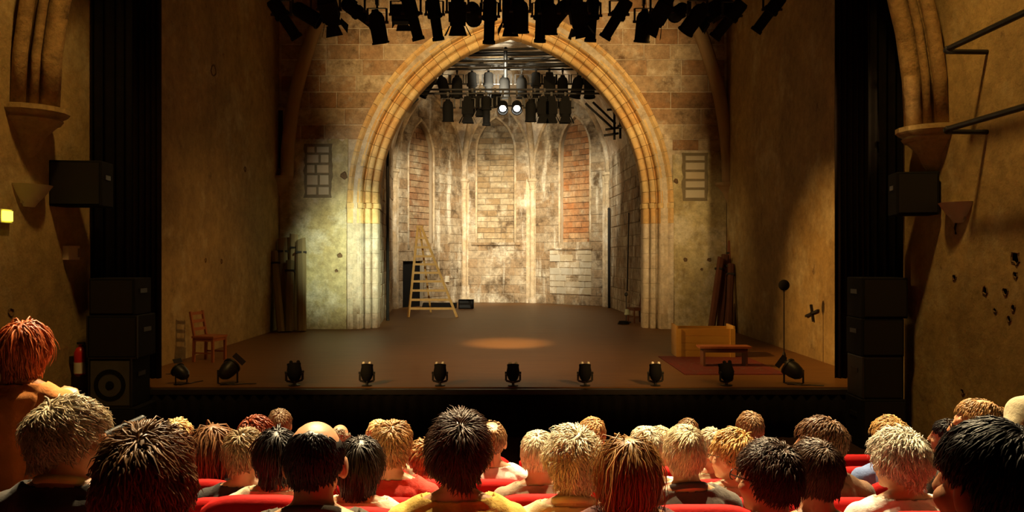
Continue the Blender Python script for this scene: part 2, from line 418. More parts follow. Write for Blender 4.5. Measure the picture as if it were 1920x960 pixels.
mb = MB().box((XL - 0.3, 7.4, 5.2), (0.6, 26.8, 13.0))
wall_left = tag(mb.build('wall_left', M['plaster']), 'stained ochre plaster side wall on the left', kind='structure')
mb = MB().box((XR + 0.3, 7.4, 5.2), (0.6, 26.8, 13.0))
wall_right = tag(mb.build('wall_right', M['plaster']), 'stained ochre plaster side wall on the right', kind='structure')
mb = MB().box(((XL + XR) / 2, -6.2, 5.2), (13, 0.4, 13.0))
tag(mb.build('wall_rear', M['plaster']), 'plaster wall behind the audience', kind='structure')
mb = MB().box(((XL + XR) / 2, 7.4, 11.4), (13, 27.6, 0.3))
tag(mb.build('ceiling', M['ceiling']), 'dark plastered ceiling of the nave', kind='structure')

# ---------------------------------------------------------------- arch wall
AX = (957 - 960) / FPX * YB
S = YB / FPX
A_HALF, A_SPR, A_RISE = 252 * S, CZ + 100 * S, 318 * S
ahw, AC, AR = lancet(A_HALF, A_SPR, A_RISE)
fr = Frame((0, YB), (1, YB))
wall_back = core('wall_back', fr, outside(XL, XR, AX, ahw, 0.42), ST, 11.3, 0.75, M['mortar'])
tag(wall_back, 'stone wall with a tall pointed arch between stage and apse', kind='structure')
Z262 = CZ + (480 - 262) * S
masonry(wall_back, fr, outside(XL + 0.05, XR - 0.05, AX, ahw, 0.73), Z262, 9.75, 0.41, 0.78, M['ashlar'], seed=3, proud=(0.010, 0.035), gap=0.024)
# plastered lower part left and right of the arch
for (ua, ub, sd) in ((XL + 0.02, AX - A_HALF - 0.72, 1), (AX + A_HALF + 0.72, XR - 0.02, -1)):
    rnd = random.Random(5 + sd); mb = MB(); n = 26; zt = Z262
    top = [zt + rnd.uniform(-0.06, 0.05) - (0.35 if sd < 0 else 0) for _ in range(n + 1)]
    for k in range(n):
        u0 = ua + (ub - ua) * k / n; u1 = ua + (ub - ua) * (k + 1) / n
        hi0 = min(ub, AX - ahw(top[k], 0.73)) if sd > 0 else 0
        vs = [fr.at(u, o, z) for o in (0.035, -0.02) for (u, z) in ((u0, ST), (u1, ST), (u1, top[k + 1]), (u0, top[k]))]
        mb.add(vs, [(0, 1, 2, 3), (7, 6, 5, 4), (0, 4, 5, 1), (1, 5, 6, 2), (2, 6, 7, 3), (3, 7, 4, 0)])
    mb.build('plaster_coat', M['plaster_pale'], wall_back)
    if sd < 0:
        masonry(wall_back, fr, lambda a, b, ua=ua, ub=ub: [(ua, ua, ub, ub)], zt - 0.28, zt, 0.28, 0.7, M['ashlar'], seed=8)

# two patches of bare stones set in dark joints
M['patchstone'] = mat('patch_stone', (0.50, 0.46, 0.34), 0.9, (0.44, 0.37, 0.24), 2.5, 0.5, 16, rand=0.1)
M['darkmortar'] = mat('dark_mortar', (0.15, 0.125, 0.07), 0.95, (0.20, 0.165, 0.10), 5, 0.4)
for (x0, x1, y0, y1, nb) in ((571, 623, 270, 371, 2), (1279, 1326, 287, 377, 1)):
    ua, ub = (x0 - 960) * S, (x1 - 960) * S; za, zb = CZ + (480 - y1) * S, CZ + (480 - y0) * S
    mb = MB(); rnd = random.Random(x0); n = 10
    edge = lambda: rnd.uniform(-0.03, 0.03)
    poly = [(ua + edge(), za + (zb - za) * k / n) for k in range(n + 1)] + [(ub + edge(), zb - (zb - za) * k / n) for k in range(n + 1)]
    vs = [fr.at(u, 0.045, z) for (u, z) in poly] + [fr.at(u, 0.0, z) for (u, z) in poly]; m_ = len(poly)
    mb.add(vs, [tuple(range(m_))] + [(k, k + m_, (k + 1) % m_ + m_, (k + 1) % m_) for k in range(m_)])
    mb.build('mortar_bed', M['darkmortar'], wall_back)
    masonry(wall_back, fr, lambda a, b, ua=ua, ub=ub: [(ua + .05, ua + .05, ub - .05, ub - .05)], za + .05, zb - .05, (zb - za) / 5.0, (ub - ua) / nb, M['patchstone'], base=0.045, gap=0.055, seed=x0, proud=(0.01, 0.03), jit=0.35 if nb > 1 else 0)

# arch mouldings: (offset from the opening, depth behind the wall face)
def arc(co, cy, r, a0, a1, n):
    return [(co + r * math.cos(math.radians(a0 + (a1 - a0) * k / n)), cy + r * math.sin(math.radians(a0 + (a1 - a0) * k / n))) for k in range(n + 1)]
PROF = [(0.02, 0.74), (0.0, 0.42)] + arc(0.10, 0.34, 0.10, 170, 290, 4) + [(0.19, 0.33)] + arc(0.27, 0.21, 0.09, 190, 290, 3) \
     + [(0.355, 0.27), (0.385, 0.25)] + arc(0.47, 0.08, 0.085, 190, 290, 3) + [(0.56, 0.10), (0.60, 0.0), (0.66, -0.07), (0.735, -0.07), (0.76, 0.03), (0.62, 0.5), (0.3, 0.74)]
PROF = [(o, y) for (o, y) in PROF]
def sweep(sections):
    """sections: list of lists of points"""
    mb = MB(); n = len(sections[0]); vs = [p for s in sections for p in s]; fs = []
    for i in range(len(sections) - 1):
        for k in range(n):
            fs.append((i * n + k, i * n + (k + 1) % n, (i + 1) * n + (k + 1) % n, (i + 1) * n + k))
    fs.append(tuple(reversed(range(n)))); fs.append(tuple(range((len(sections) - 1) * n, len(sections) * n)))
    return mb.add(vs, fs)
t_end = math.acos(AC / AR)          # angle of the apex seen from the far centre
NV = 21
for side in (-1, 1):
    for k in range(NV):
        t0 = t_end * k / NV + 0.0010; t1 = t_end * (k + 1) / NV - 0.0010
        secs = []
        for t in (t0, t1):
            secs.append([Vector((AX + side * ((AR + o) * math.cos(t) - AC), YB + y, A_SPR + (AR + o) * math.sin(t))) for (o, y) in PROF])
        if k == NV - 1:   # the top pair meets on the axis
            secs[1] = [Vector((AX, v.y, A_SPR + math.sqrt(max(0.0, (AR + o) ** 2 - AC ** 2)))) for v, (o, y) in zip(secs[1], PROF)]
        c_ = sum((v for s_ in secs for v in s_), Vector()) / (2 * len(PROF)); j = random.uniform(-0.008, 0.008)
        o_ = sweep([[v - c_ for v in s_] for s_ in secs]).build('voussoir', M['arch'], wall_back, smooth=True)
        o_.location = c_ + Vector((0, j, 0))
    nj = 8
    for k in range(nj):
        z0 = ST + (A_SPR - 0.14 - ST) * k / nj + 0.003; z1 = ST + (A_SPR - 0.14 - ST) * (k + 1) / nj - 0.003
        secs = [[Vector((side * (A_HALF + o), y, z - z0)) for (o, y) in PROF] for z in (z0, z1)]
        o_ = sweep(secs).build('jamb_stone', M['jamb'] if k < nj - 1 else M['arch'], wall_back, smooth=True)
        o_.location = (AX, YB + random.uniform(-0.008, 0.008), z0)
    # impost band
    z0, z1 = A_SPR - 0.14, A_SPR - 0.006
    secs = [[Vector((AX + side * (A_HALF + o - (0.03 if o < 0.6 else -0.0)), YB + y - (0.03 if y < 0.5 else 0), z)) for (o, y) in PROF] for z in (z0, z1)]
    sweep(secs).build('impost', M['arch'], wall_back, smooth=True)

# wall ribs that spring from corbels in the corners of the arch wall
def rib(name, pts, r, m, parent=None, n=10):
    return MB().tube(pts, r, n).build(name, m, parent, smooth='all')
def smooth_pts(pts, n=6):
    out = []
    P_ = [pts[0]] + list(pts) + [pts[-1]]
    for i in range(1, len(P_) - 2):
        for k in range(n):
            t = k / n; a, b, c, d = P_[i - 1], P_[i], P_[i + 1], P_[i + 2]
            out.append(0.5 * ((2 * b) + (c - a) * t + (2 * a - 5 * b + 4 * c - d) * t * t + (3 * b - a - 3 * c + d) * t ** 3))
    out.append(pts[-1]); return out
M['wallrib'] = mat('wall_rib_stone', (0.44, 0.32, 0.17), 0.9, (0.36, 0.25, 0.13), 1.6, 0.4, 14)
for (path, cx, cy, w_) in (([(538, 330), (541, 265), (553, 180), (578, 90), (612, 0), (660, -90)], 520, 330, 56), ([(1366, 342), (1362, 260), (1346, 165), (1318, 75), (1284, -10), (1240, -90)], 1370, 342, 54)):
    pts = smooth_pts([P(x, y, 20.62) for (x, y) in path])
    rib('wall_rib', pts, 0.17, M['wallrib'], wall_back)
    c = P(cx, cy, 20.62)
    mb = MB()
    mb.lathe([(0.0, -0.55), (0.07, -0.52), (0.12, -0.40), (0.20, -0.22), (0.30, -0.12), (0.34, -0.10), (0.38, -0.06), (0.38, 0.0), (0.0, 0.0)], 10, c=(0, 0.18, 0), ang=PI, a0=PI)
    mb.build('corbel', M['wallrib'], wall_back, loc=c)

# slit window beside the left rib
c = P(524, 262, 20.78)
w1 = MB().box((0, 0, 0), (0.26, 0.12, 1.5)).build('window_1', M['lens'], None, loc=c + Vector((0, -0.01, 0)))
tag(w1, 'narrow dark slit window high in the corner beside the arch', kind='structure')
MB().box((-0.16, -0.03, 0), (0.07, 0.16, 1.62)).box((0.16, -0.03, 0), (0.07, 0.16, 1.62)).box((0, -0.03, 0.79), (0.26, 0.16, 0.07)).build('window_frame', M['wallrib'], w1)

M['plasterrib'] = mat('rib_stone', (0.40, 0.27, 0.11), 0.9, (0.24, 0.15, 0.06), 2.2, 0.6, 12, dark=(0.12, 0.075, 0.03), dscale=3.0, dark_at=(0.55, 0.7), speck=0.45)
# transverse rib of the nave with its capitals
for (sx, px, capname) in ((-1, 52, 'left'), (1, 1752, 'right')):
    X = XL if sx < 0 else XR
    d = X * FPX / (px - 960); zc = CZ + 240 / FPX * d if sx > 0 else CZ + 276 / FPX * d
    root = MB().lathe([(0.0, -0.62), (0.06, -0.60), (0.14, -0.50), (0.20, -0.34), (0.34, -0.20), (0.37, -0.19), (0.40, -0.15), (0.38, -0.12), (0.45, -0.08), (0.47, -0.06), (0.47, 0.0), (0.0, 0.0)], 8, c=(0, 0, 0), ang=PI, a0=(-PI / 2 if sx < 0 else PI / 2)).build('trim_2' if sx < 0 else 'trim_3', M['plaster'], None, loc=(X, d, zc))
    tag(root, 'moulded stone capital with ribs rising from the %s hall wall' % capname, kind='structure')
    c_ = (6.7 ** 2 - 5.8 ** 2) / (2 * 5.8); R_ = c_ + 5.8
    for (dy, dx, r) in ((-0.30, 0.06, 0.085), (0.0, 0.27, 0.12), (0.30, 0.06, 0.085), (-0.165, 0.17, 0.055), (0.165, 0.17, 0.055), (-0.10, 0.10, 0.06), (0.10, 0.10, 0.06)):
        pts = []
        for k in range(15):
            t = 1.32 * k / 14
            pts.append(Vector((-sx * (R_ - R_ * math.cos(t) + dx), dy, R_ * math.sin(t))))
        MB().tube(pts, r, 10).build('vault_rib', M['plasterrib'], root, smooth='all')

# ---------------------------------------------------------------- apse
K = [(-3.60, YB + 0.72), (-4.30, 28.8), (-1.96, 32.6), (0.84, 32.45), (3.62, 29.9), (3.98, YB + 0.72)]
ZS, ZW, ZB = 5.7, 8.75, 9.75          # rib springing, crown of the wall arches, boss
BOSS = Vector((-0.25, 28.6, ZB))
M['apsemortar'] = mat('apse_mortar', (0.55, 0.49, 0.38), 0.95, (0.42, 0.34, 0.23), 1.2, 0.4, 12)
names = ['wall_choir_left', 'wall_apse_left', 'wall_apse_centre', 'wall_apse_right', 'wall_choir_right']
labels = ['stone side wall of the choir left of the ladder', 'apse wall with a tall walled-up lancet and a dark doorway', 'middle apse wall with a tall walled-up lancet window', 'apse wall with a reddish walled-up lancet window', 'stone side wall of the choir beyond the right jamb']
WIN = {1: (765, 813, 225), 2: (893, 966, 219), 3: (1049, 1107, 216)}      # picture columns and apex row
DOORPX = (755, 792, 485)
WININFO = {}
for i in range(5):
    f_ = Frame(K[i], K[i + 1]); top = 10.4
    if i in WIN:
        xa, xb, ya = WIN[i]
        ua, ub = f_.u_of_px(xa), f_.u_of_px(xb); uc = (ua + ub) / 2; a = abs(ub - ua) / 2
        dist = f_.at(uc, 0, 0).y; za = CZ + (480 - ya) / FPX * dist; rise = a * 1.75
        sill = CZ + (480 - 468) / FPX * dist
        hw, c_, R_ = lancet(a, za - rise, rise)
        WININFO[i] = (f_, uc, a, za, rise, sill)
        out = outside(0, f_.len, uc, hw, 0.0, zlo=sill); outb = outside(0.16, f_.len - 0.16, uc, hw, 0.02, zlo=sill)
        if i == 1:
            da, db = f_.u_of_px(DOORPX[0]), f_.u_of_px(DOORPX[1]); dz = CZ + (480 - DOORPX[2]) / FPX * f_.at((da + db) / 2, 0, 0).y
            def withdoor(fn, L0, L1, e):
                def g(za_, zb_):
                    if zb_ <= dz + 0.02: return [(L0, L0, da - e, da - e), (db + e, db + e, L1, L1)]
                    return fn(za_, zb_)
                return g
            out = withdoor(out, 0, f_.len, 0.0); outb = withdoor(outb, 0.16, f_.len - 0.16, 0.02)
        wl = core(names[i], f_, out, ST, top, 0.30, M['apsemortar'])
        back = MB()
        vs = [f_.at(u, o, z) for o in (-0.26, -0.6) for (u, z) in ((0, ST), (f_.len, ST), (f_.len, top), (0, top))]
        back.add(vs, [(0, 1, 2, 3), (7, 6, 5, 4), (0, 4, 5, 1), (1, 5, 6, 2), (2, 6, 7, 3), (3, 7, 4, 0)])
        back.build('wall_core', M['apsemortar'], wl)
        masonry(wl, f_, outb, ST, top - 0.3, 0.34, 0.62, M['apse'], seed=20 + i, proud=(0.008, 0.04), gap=0.010)
        masonry(wl, f_, inside(uc, hw, -0.015), sill, za - 0.05, 0.23, 0.46, {1: M['brickmid'], 2: M['brickpale'], 3: M['brick']}[i], base=-0.25, seed=40 + i, proud=(0.03, 0.07), gap=0.012, name='infill_brick')
        # dressed edge of the window
        for sgn in (-1, 1):
            pts = [f_.at(uc + sgn * hw(z), 0.0, z) for z in [sill + (za - rise - sill) * k / 3 for k in range(3)]]
            for k in range(9):
                t = math.acos(c_ / R_) * k / 8
                pts.append(f_.at(uc + sgn * (R_ * math.cos(t) - c_), 0.0, za - rise + R_ * math.sin(t)))
            MB().tube(pts, 0.055, 6).build('window_edge', M['shaft'], wl, smooth='all')
        if i == 1:
            mb = MB(); vs = [f_.at(u, o, z) for o in (-0.12, -0.2) for (u, z) in ((da, ST), (db, ST), (db, dz), (da, dz))]  # black panel stands in for the dark inside the open doorway
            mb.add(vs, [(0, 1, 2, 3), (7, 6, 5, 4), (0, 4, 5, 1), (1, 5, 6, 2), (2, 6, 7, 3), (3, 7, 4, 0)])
            dr = tag(mb.build('doorway_shade_1', M['blackmatte']), 'black panel for the dark of the apse doorway behind the ladder', kind='structure')
            mb = MB().sphere(f_.at(db - 0.12, -0.10, ST + 1.0), 0.03); mb.build('panel_knob', M['steel'], dr)
    else:
        sp = lambda a, b, L=f_.len: [(0, 0, L, L)]
        wl = core(names[i], f_, sp, ST, top, 0.5, M['apsemortar'], step=12)
        masonry(wl, f_, lambda a, b, L=f_.len: [(0.05, 0.05, L - 0.1, L - 0.1)], ST, 7.4, 0.36, 1.1, M['apse'], seed=20 + i, proud=(0.008, 0.04), gap=0.010)
    tag(wl, labels[i], kind='structure')

# lintelled panel of whitish blocks under the right window and ledge under the middle one
f3, uc3 = WININFO[3][0], WININFO[3][1]
ua, ub = f3.u_of_px(1032), f3.u_of_px(1110); dist = f3.at((ua + ub) / 2, 0, 0).y
zt = CZ + (480 - 468) / FPX * dist; zb_ = CZ + (480 - 552) / FPX * dist
M['limestone'] = mat('limewashed_block', (0.60, 0.56, 0.45), 0.9, (0.40, 0.33, 0.22), 1.5, 0.4, 14, rand=0.2, stain=(0.70, 0.67, 0.58), sscale=1.3, stain_at=(0.5, 0.65))
wa3 = bpy.data.objects['wall_apse_right']
masonry(wa3, f3, lambda a, b: [(ua, ua, ub, ub)], zb_, zt, 0.26, 0.55, M['limestone'], base=0.02, seed=77, proud=(0.02, 0.05), gap=0.02, keep=0.8)
mb = MB(); c0, c1 = f3.at(ua - 0.05, 0.05, zt + 0.03), f3.at(ub + 0.05, 0.05, zt + 0.03); mb.bar(c0, c1, 0.12, 0.06); mb.build('ledge', M['apse'], wa3)
f2 = WININFO[2][0]; mb = MB(); u0, u1 = f2.u_of_px(885), f2.u_of_px(975); zz = CZ + (480 - 457) / FPX * 32.5
mb.bar(f2.at(u0, 0.06, zz), f2.at(u1, 0.06, zz), 0.16, 0.10); mb.build('ledge', M['apse'], bpy.data.objects['wall_apse_centre'])

# vault: ribs from the shafts to the boss, webs between them
def rib_curve(k, s):
    b = Vector((K[k][0], K[k][1], ZS)); t = s * PI / 2
    p = b.lerp(BOSS, 1 - math.cos(t)); p.z = ZS + (ZB - ZS) * math.sin(t); return p
def wall_curve(k0, k1, s):
    """springing of k0 to the crown of the wall arch, then along the ridge to the boss"""
    a = Vector((K[k0][0], K[k0][1], ZS)); b = Vector((K[k1][0], K[k1][1], ZS)); mid = (a + b) / 2
    if s < 0.55:
        t = s / 0.55 * PI / 2.3; kx = (1 - math.cos(t)) / (1 - math.cos(PI / 2.3))
        p = a.lerp(mid, kx); p.z = ZS + (ZW - ZS) * math.sin(t) / math.sin(PI / 2.3); return p
    q = (s - 0.55) / 0.45; p = Vector((mid.x, mid.y, ZW)).lerp(BOSS, q); p.z += 0.25 * math.sin(PI * q); return p
NVV = 14; mb = MB()
for i in range(1, 4):
    for (k0, k1) in ((i, i + 1), (i + 1, i)):
        g = [[rib_curve(k0, s / NVV).lerp(wall_curve(k0, k1, s / NVV), t / 6) + Vector((0, 0, 0.06 * math.sin(PI * t / 6) * math.sin(PI * s / NVV))) for t in range(7)] for s in range(NVV + 1)]
        vs = [p for r_ in g for p in r_]; fs = []
        for s in range(NVV):
            for t in range(6):
                a = s * 7 + t; fs.append((a, a + 1, a + 8, a + 7))
        mb.add(vs, fs)
# choir bay: barrel with the profile of the last ribs
secs = []
for (kl, kr, bo) in (((K[1][0], K[1][1]), (K[4][0], K[4][1]), BOSS), ((K[0][0] - .1, K[0][1] - .3), (K[5][0] + .1, K[5][1] - .3), Vector((-0.04, K[0][1] - .3, ZB + .1)))):
    row = []
    for side_, base in ((0, kl), (1, kr)):
        half = []
        for s in range(NVV + 1):
            t = s / NVV * PI / 2; b = Vector((base[0], base[1], ZS)); p = b.lerp(bo, 1 - math.cos(t)); p.z = ZS + (bo.z - ZS) * math.sin(t); half.append(p)
        row += half if side_ == 0 else list(reversed(half))[1:]
    secs.append(row)
n = len(secs[0]); mb.add(secs[0] + secs[1], [(k, k + 1, n + k + 1, n + k) for k in range(n - 1)])
va = mb.build('ceiling_apse', M['vault'], smooth=True)
sol = va.modifiers.new('thickness', 'SOLIDIFY'); sol.thickness = 0.2; sol.offset = 1.0
tag(va, 'limewashed ribbed vault over the apse', kind='structure')
for k in range(1, 5):
    pts = [rib_curve(k, s / 12) + Vector((0, 0, -0.05)) for s in range(13)]
    MB().tube(pts, 0.12, 8).build('vault_rib', M['shaft'], va, smooth='all')
    # shaft below the rib, with base and capital
    x, y = K[k]; d = (Vector((-0.3, 26.5)) - Vector((x, y))).normalized() * 0.06
    zlow = ST if k in (2, 3) else ST
    MB().lathe([(0.0, 0), (0.17, 0), (0.17, 0.12), (0.13, 0.22), (0.11, 0.24), (0.11, ZS - ST - 0.42), (0.13, ZS - ST - 0.40), (0.13, ZS - ST - 0.36), (0.11, ZS - ST - 0.34), (0.17, ZS - ST - 0.1), (0.21, ZS - ST - 0.08), (0.21, ZS - ST + 0.02), (0.0, ZS - ST + 0.02)], 12).build('shaft', M['shaft'], bpy.data.objects[names[k]], smooth=True, loc=(x + d.x, y + d.y, zlow))
    MB().box((0, 0, (ZS - ST) / 2), (0.5, 0.16, ZS - ST)).build('pilaster', M['shaft'], bpy.data.objects[names[k]], loc=(x, y, ST), rot=(0, 0, math.atan2(d.y, d.x) + PI / 2))
MB().lathe([(0.0, -0.25), (0.12, -0.22), (0.22, -0.1), (0.25, 0.0), (0.22, 0.1), (0, 0.12)], 12, c=BOSS).build('boss', M['shaft'], va, smooth=True)
# wall-arch ribs
for i in range(1, 4):
    for (k0, k1) in ((i, i + 1), (i + 1, i)):
        pts = [wall_curve(k0, k1, 0.55 * s / 10) for s in range(11)]
        cen = Vector((-0.3, 26.5, 0))
        pts = [p + Vector((cen.x - p.x, cen.y - p.y, 0)).normalized() * 0.05 for p in pts]
        MB().tube(pts, 0.07, 6).build('wall_arch_rib', M['shaft'], va, smooth='all')

# ---------------------------------------------------------------- drapes
def drape(name, x0, x1, y, z0, z1, m, label, folds, amp=0.05, cat='curtain', along='x', group=None):
    mb = MB(); n = folds * 8
    for j, zz in enumerate((z0, (z0 + z1) / 2, z1)):
        for k in range(n + 1):
            t = k / n; a = amp * math.sin(2 * PI * folds * t + 0.5 * math.sin(7 * t)) * (1.0 if j < 2 else 0.75)
            p = (x0 + (x1 - x0) * t, y + a, zz)
            if along == 'y': p = (y + a, x0 + (x1 - x0) * t, zz)
            mb.v.append(p)
    for j in range(2):
        for k in range(n):
            a = j * (n + 1) + k; mb.f.append((a, a + 1, a + n + 2, a + n + 1)); mb.m.append(0)
    o = mb.build(name, m, smooth='all')
    s_ = o.modifiers.new('thickness', 'SOLIDIFY'); s_.thickness = 0.012
    return tag(o, label, cat, group)
drape('stage_curtain', XL + 0.03, P(246, 0, 11.42).x, 11.42, 0.02, 10.6, M['blackcloth'], 'black masking curtain at the left wall in front of the brownish one', 4)
drape('stage_curtain', XL + 0.03, P(301, 0, 12.45).x, 12.45, ST, 10.6, M['browncloth'], 'brownish black masking curtain on the left end of the stage', 6)
drape('stage_curtain', P(1630, 0, 11.34).x, XR - 0.03, 11.34, 0.02, 10.6, M['blackcloth'], 'black masking curtain at the right wall in front of the brownish one', 4)
drape('stage_curtain', P(1567, 0, 12.45).x, XR - 0.03, 12.45, ST, 10.6, M['browncloth'], 'brownish black masking curtain on the right end of the stage', 6)
drape('stage_skirt', XL + 0.45, XR - 0.5, 11.48, 0.0, ST - 0.06, M['blackcloth'], 'black pleated cloth skirt hanging along the stage front', 60, 0.02, 'curtain')

# putlog holes: shallow cups, shade of the hollow put into their colour
M['hole'] = mat('hole_shade', (0.10, 0.062, 0.030), 0.95, (0.17, 0.11, 0.055), 14)
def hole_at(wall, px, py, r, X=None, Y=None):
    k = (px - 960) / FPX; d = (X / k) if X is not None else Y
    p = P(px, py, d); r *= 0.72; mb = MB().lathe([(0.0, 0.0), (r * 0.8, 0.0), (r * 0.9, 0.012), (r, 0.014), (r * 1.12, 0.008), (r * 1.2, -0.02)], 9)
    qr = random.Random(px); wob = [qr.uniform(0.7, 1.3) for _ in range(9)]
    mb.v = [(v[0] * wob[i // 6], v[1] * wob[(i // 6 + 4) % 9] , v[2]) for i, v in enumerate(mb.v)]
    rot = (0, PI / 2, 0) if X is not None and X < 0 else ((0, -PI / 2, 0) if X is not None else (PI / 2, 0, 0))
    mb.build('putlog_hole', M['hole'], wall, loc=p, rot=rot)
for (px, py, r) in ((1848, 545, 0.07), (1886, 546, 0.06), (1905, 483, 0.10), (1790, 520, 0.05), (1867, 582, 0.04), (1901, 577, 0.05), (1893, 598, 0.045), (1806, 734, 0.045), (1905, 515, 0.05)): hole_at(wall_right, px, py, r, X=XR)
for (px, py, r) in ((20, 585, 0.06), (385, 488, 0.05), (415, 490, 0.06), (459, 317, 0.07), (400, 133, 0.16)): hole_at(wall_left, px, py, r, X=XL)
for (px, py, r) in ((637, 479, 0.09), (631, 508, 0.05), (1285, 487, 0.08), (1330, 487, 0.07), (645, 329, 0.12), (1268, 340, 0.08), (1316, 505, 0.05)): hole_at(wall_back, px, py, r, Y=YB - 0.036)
# ---------------------------------------------------------------- lanterns
def lantern_proto(kind):
    r = empty('stage_lantern')
    MB().box((0, 0, 0), (0.05, 0.09, 0.09)).tube([(0, 0, -0.02), (0, 0, -0.10)], 0.018, 8).build('clamp', M['steel'], r)
    hw = {'par': 0.15, 'profile': 0.14, 'fresnel': 0.17}[kind]
    mb = MB().bar((-hw, 0, -0.10), (hw, 0, -0.10), 0.035, 0.008)
    for s in (-1, 1): mb.bar((s * hw, 0, -0.10), (s * hw, 0, -0.34), 0.035, 0.008, up=(0, 1, 0))
    mb.build('yoke', M['black'], r)
    b = MB()
    if kind == 'par':
        b.lathe([(0.0, 0.20), (0.05, 0.20), (0.06, 0.16), (0.10, 0.13), (0.125, 0.06), (0.125, -0.30), (0.138, -0.30), (0.138, -0.33), (0.118, -0.33), (0.118, -0.20), (0.0, -0.20)], 16)
        b.box((0, 0, -0.34), (0.28, 0.28, 0.012)) if False else None
    elif kind == 'profile':
        b.lathe([(0.0, 0.26), (0.09, 0.26), (0.11, 0.22), (0.11, 0.02), (0.125, 0.0), (0.125, -0.05), (0.085, -0.07), (0.085, -0.36), (0.10, -0.37), (0.10, -0.42), (0.078, -0.42), (0.078, -0.38), (0.0, -0.38)], 16)
        b.box((0.0, 0.10, 0.14), (0.10, 0.06, 0.16))
    else:
        b.box((0, 0, 0.0), (0.27, 0.27, 0.30)); b.box((0, 0, 0.20), (0.20, 0.20, 0.12), taper=0.8)
        b.lathe([(0.11, -0.15), (0.125, -0.15), (0.125, -0.21), (0.105, -0.21), (0.105, -0.17), (0.0, -0.17)], 16)
    body = b.build('body', M['blackmatte'], r, smooth=True, loc=(0, 0, -0.32))
    zl = {'par': -0.21, 'profile': -0.385, 'fresnel': -0.175}[kind]
    MB().lathe([(0.0, -0.025), (0.04, -0.022), (0.075, -0.008), (0.078, 0.0), (0, 0.0)], 14, c=(0, 0, zl)).build('lens', M['lens'], body, smooth='all')
    if kind == 'fresnel':
        for (a, wx) in ((0, 0.26), (1, 0.22), (2, 0.26), (3, 0.22)):
            q = MB(); t = a * PI / 2
            dx, dy = math.cos(t), math.sin(t); px, py = -dy, dx
            i0, o0 = 0.125, 0.20
            vs = []
            for (d_, zz, ww) in ((i0, -0.21, wx * 0.42), (o0, -0.36, wx * 0.62)):
                for e in (0.0, 0.006):
                    for sg in (-1, 1):
                        vs.append((dx * (d_ + e) + px * ww * sg, dy * (d_ + e) + py * ww * sg, zz))
            q.add(vs, [(0, 1, 5, 4), (2, 6, 7, 3), (0, 4, 6, 2), (1, 3, 7, 5), (4, 5, 7, 6), (0, 2, 3, 1)])
            q.build('barn_door', M['blackmatte'], body)
    for s in (-1, 1): MB().tube([(s * hw - 0.03, 0, 0), (s * hw + 0.03, 0, 0)], 0.022, 8).build('tilt_knob', M['steel'], r, loc=(0, 0, -0.32))
    return r, body
LPRO = {}
def lantern(kind, loc, rx, ry, label, group, scale=1.0, lit=False, rz=0.0, cat='stage light', beam=None):
    if kind not in LPRO: LPRO[kind] = lantern_proto(kind)[0]; r = LPRO[kind]
    else:
        r = copy_tree(LPRO[kind])
    r.location = loc; r.rotation_euler = (0, 0, rz); r.scale = (scale,) * 3
    tag(r, label, cat, group)
    for ch in r.children:
        if ch.name.startswith('body'):
            ch.rotation_euler = (math.radians(rx), math.radians(ry), 0)
            if beam:          # the lantern is turned to its aim and its lamp shines out of the front
                piv = Vector(loc) + Vector((0, 0, -0.32 * scale)); dv = (Vector(beam[0]) - piv).normalized(); qd = dv.to_track_quat('-Z', 'Y')
                ch.rotation_euler = qd.to_euler()
                lo_ = spot('lantern_beam', piv + dv * 0.40 * scale, beam[0], beam[1], beam[2], beam[3], beam[4])
                lo_.parent = r; lo_.location = (Vector((0, 0, -0.32 * scale)) + dv * 0.40 * scale) / scale
            if lit:
                for l in ch.children:
                    if l.name.startswith('lens'):
                        l.data = l.data.copy(); l.data.materials[0] = M['lit']
    return r
def pipe(a, b, r, label, m='black', name='lighting_pipe', cat='pipe', group=None, hang=None):
    a, b = Vector(a), Vector(b); root = empty(name, a, label=label, cat=cat, group=group)
    MB().tube([Vector(), b - a], r, 10).build('tube', M[m], root, smooth=True)
    if hang:
        for t in hang:
            p = (b - a) * t; MB().tube([p, p + Vector((0, 0, hang_top - a.z - p.z))], 0.008, 6).build('hanger_cable', M['steel'], root)
    for t in (0.0, 1.0):
        p = (b - a) * t; MB().sphere(p, r * 1.15, 8, 6).build('end_cap', M['black'], root, smooth='all')
    return root
hang_top = 11.25
BARY, BARZ = 12.6, 6.72
pipe((-4.0, BARY, BARZ), (4.35, BARY, BARZ), 0.03, 'long black lighting pipe hanging over the stage front, crowded with spotlights', hang=(0.05, 0.35, 0.65, 0.95))
pipe((-4.0, BARY + 0.55, BARZ + 0.17), (4.35, BARY + 0.55, BARZ + 0.17), 0.03, 'second black lighting pipe close behind the one over the stage front', hang=(0.05, 0.35, 0.65, 0.95))
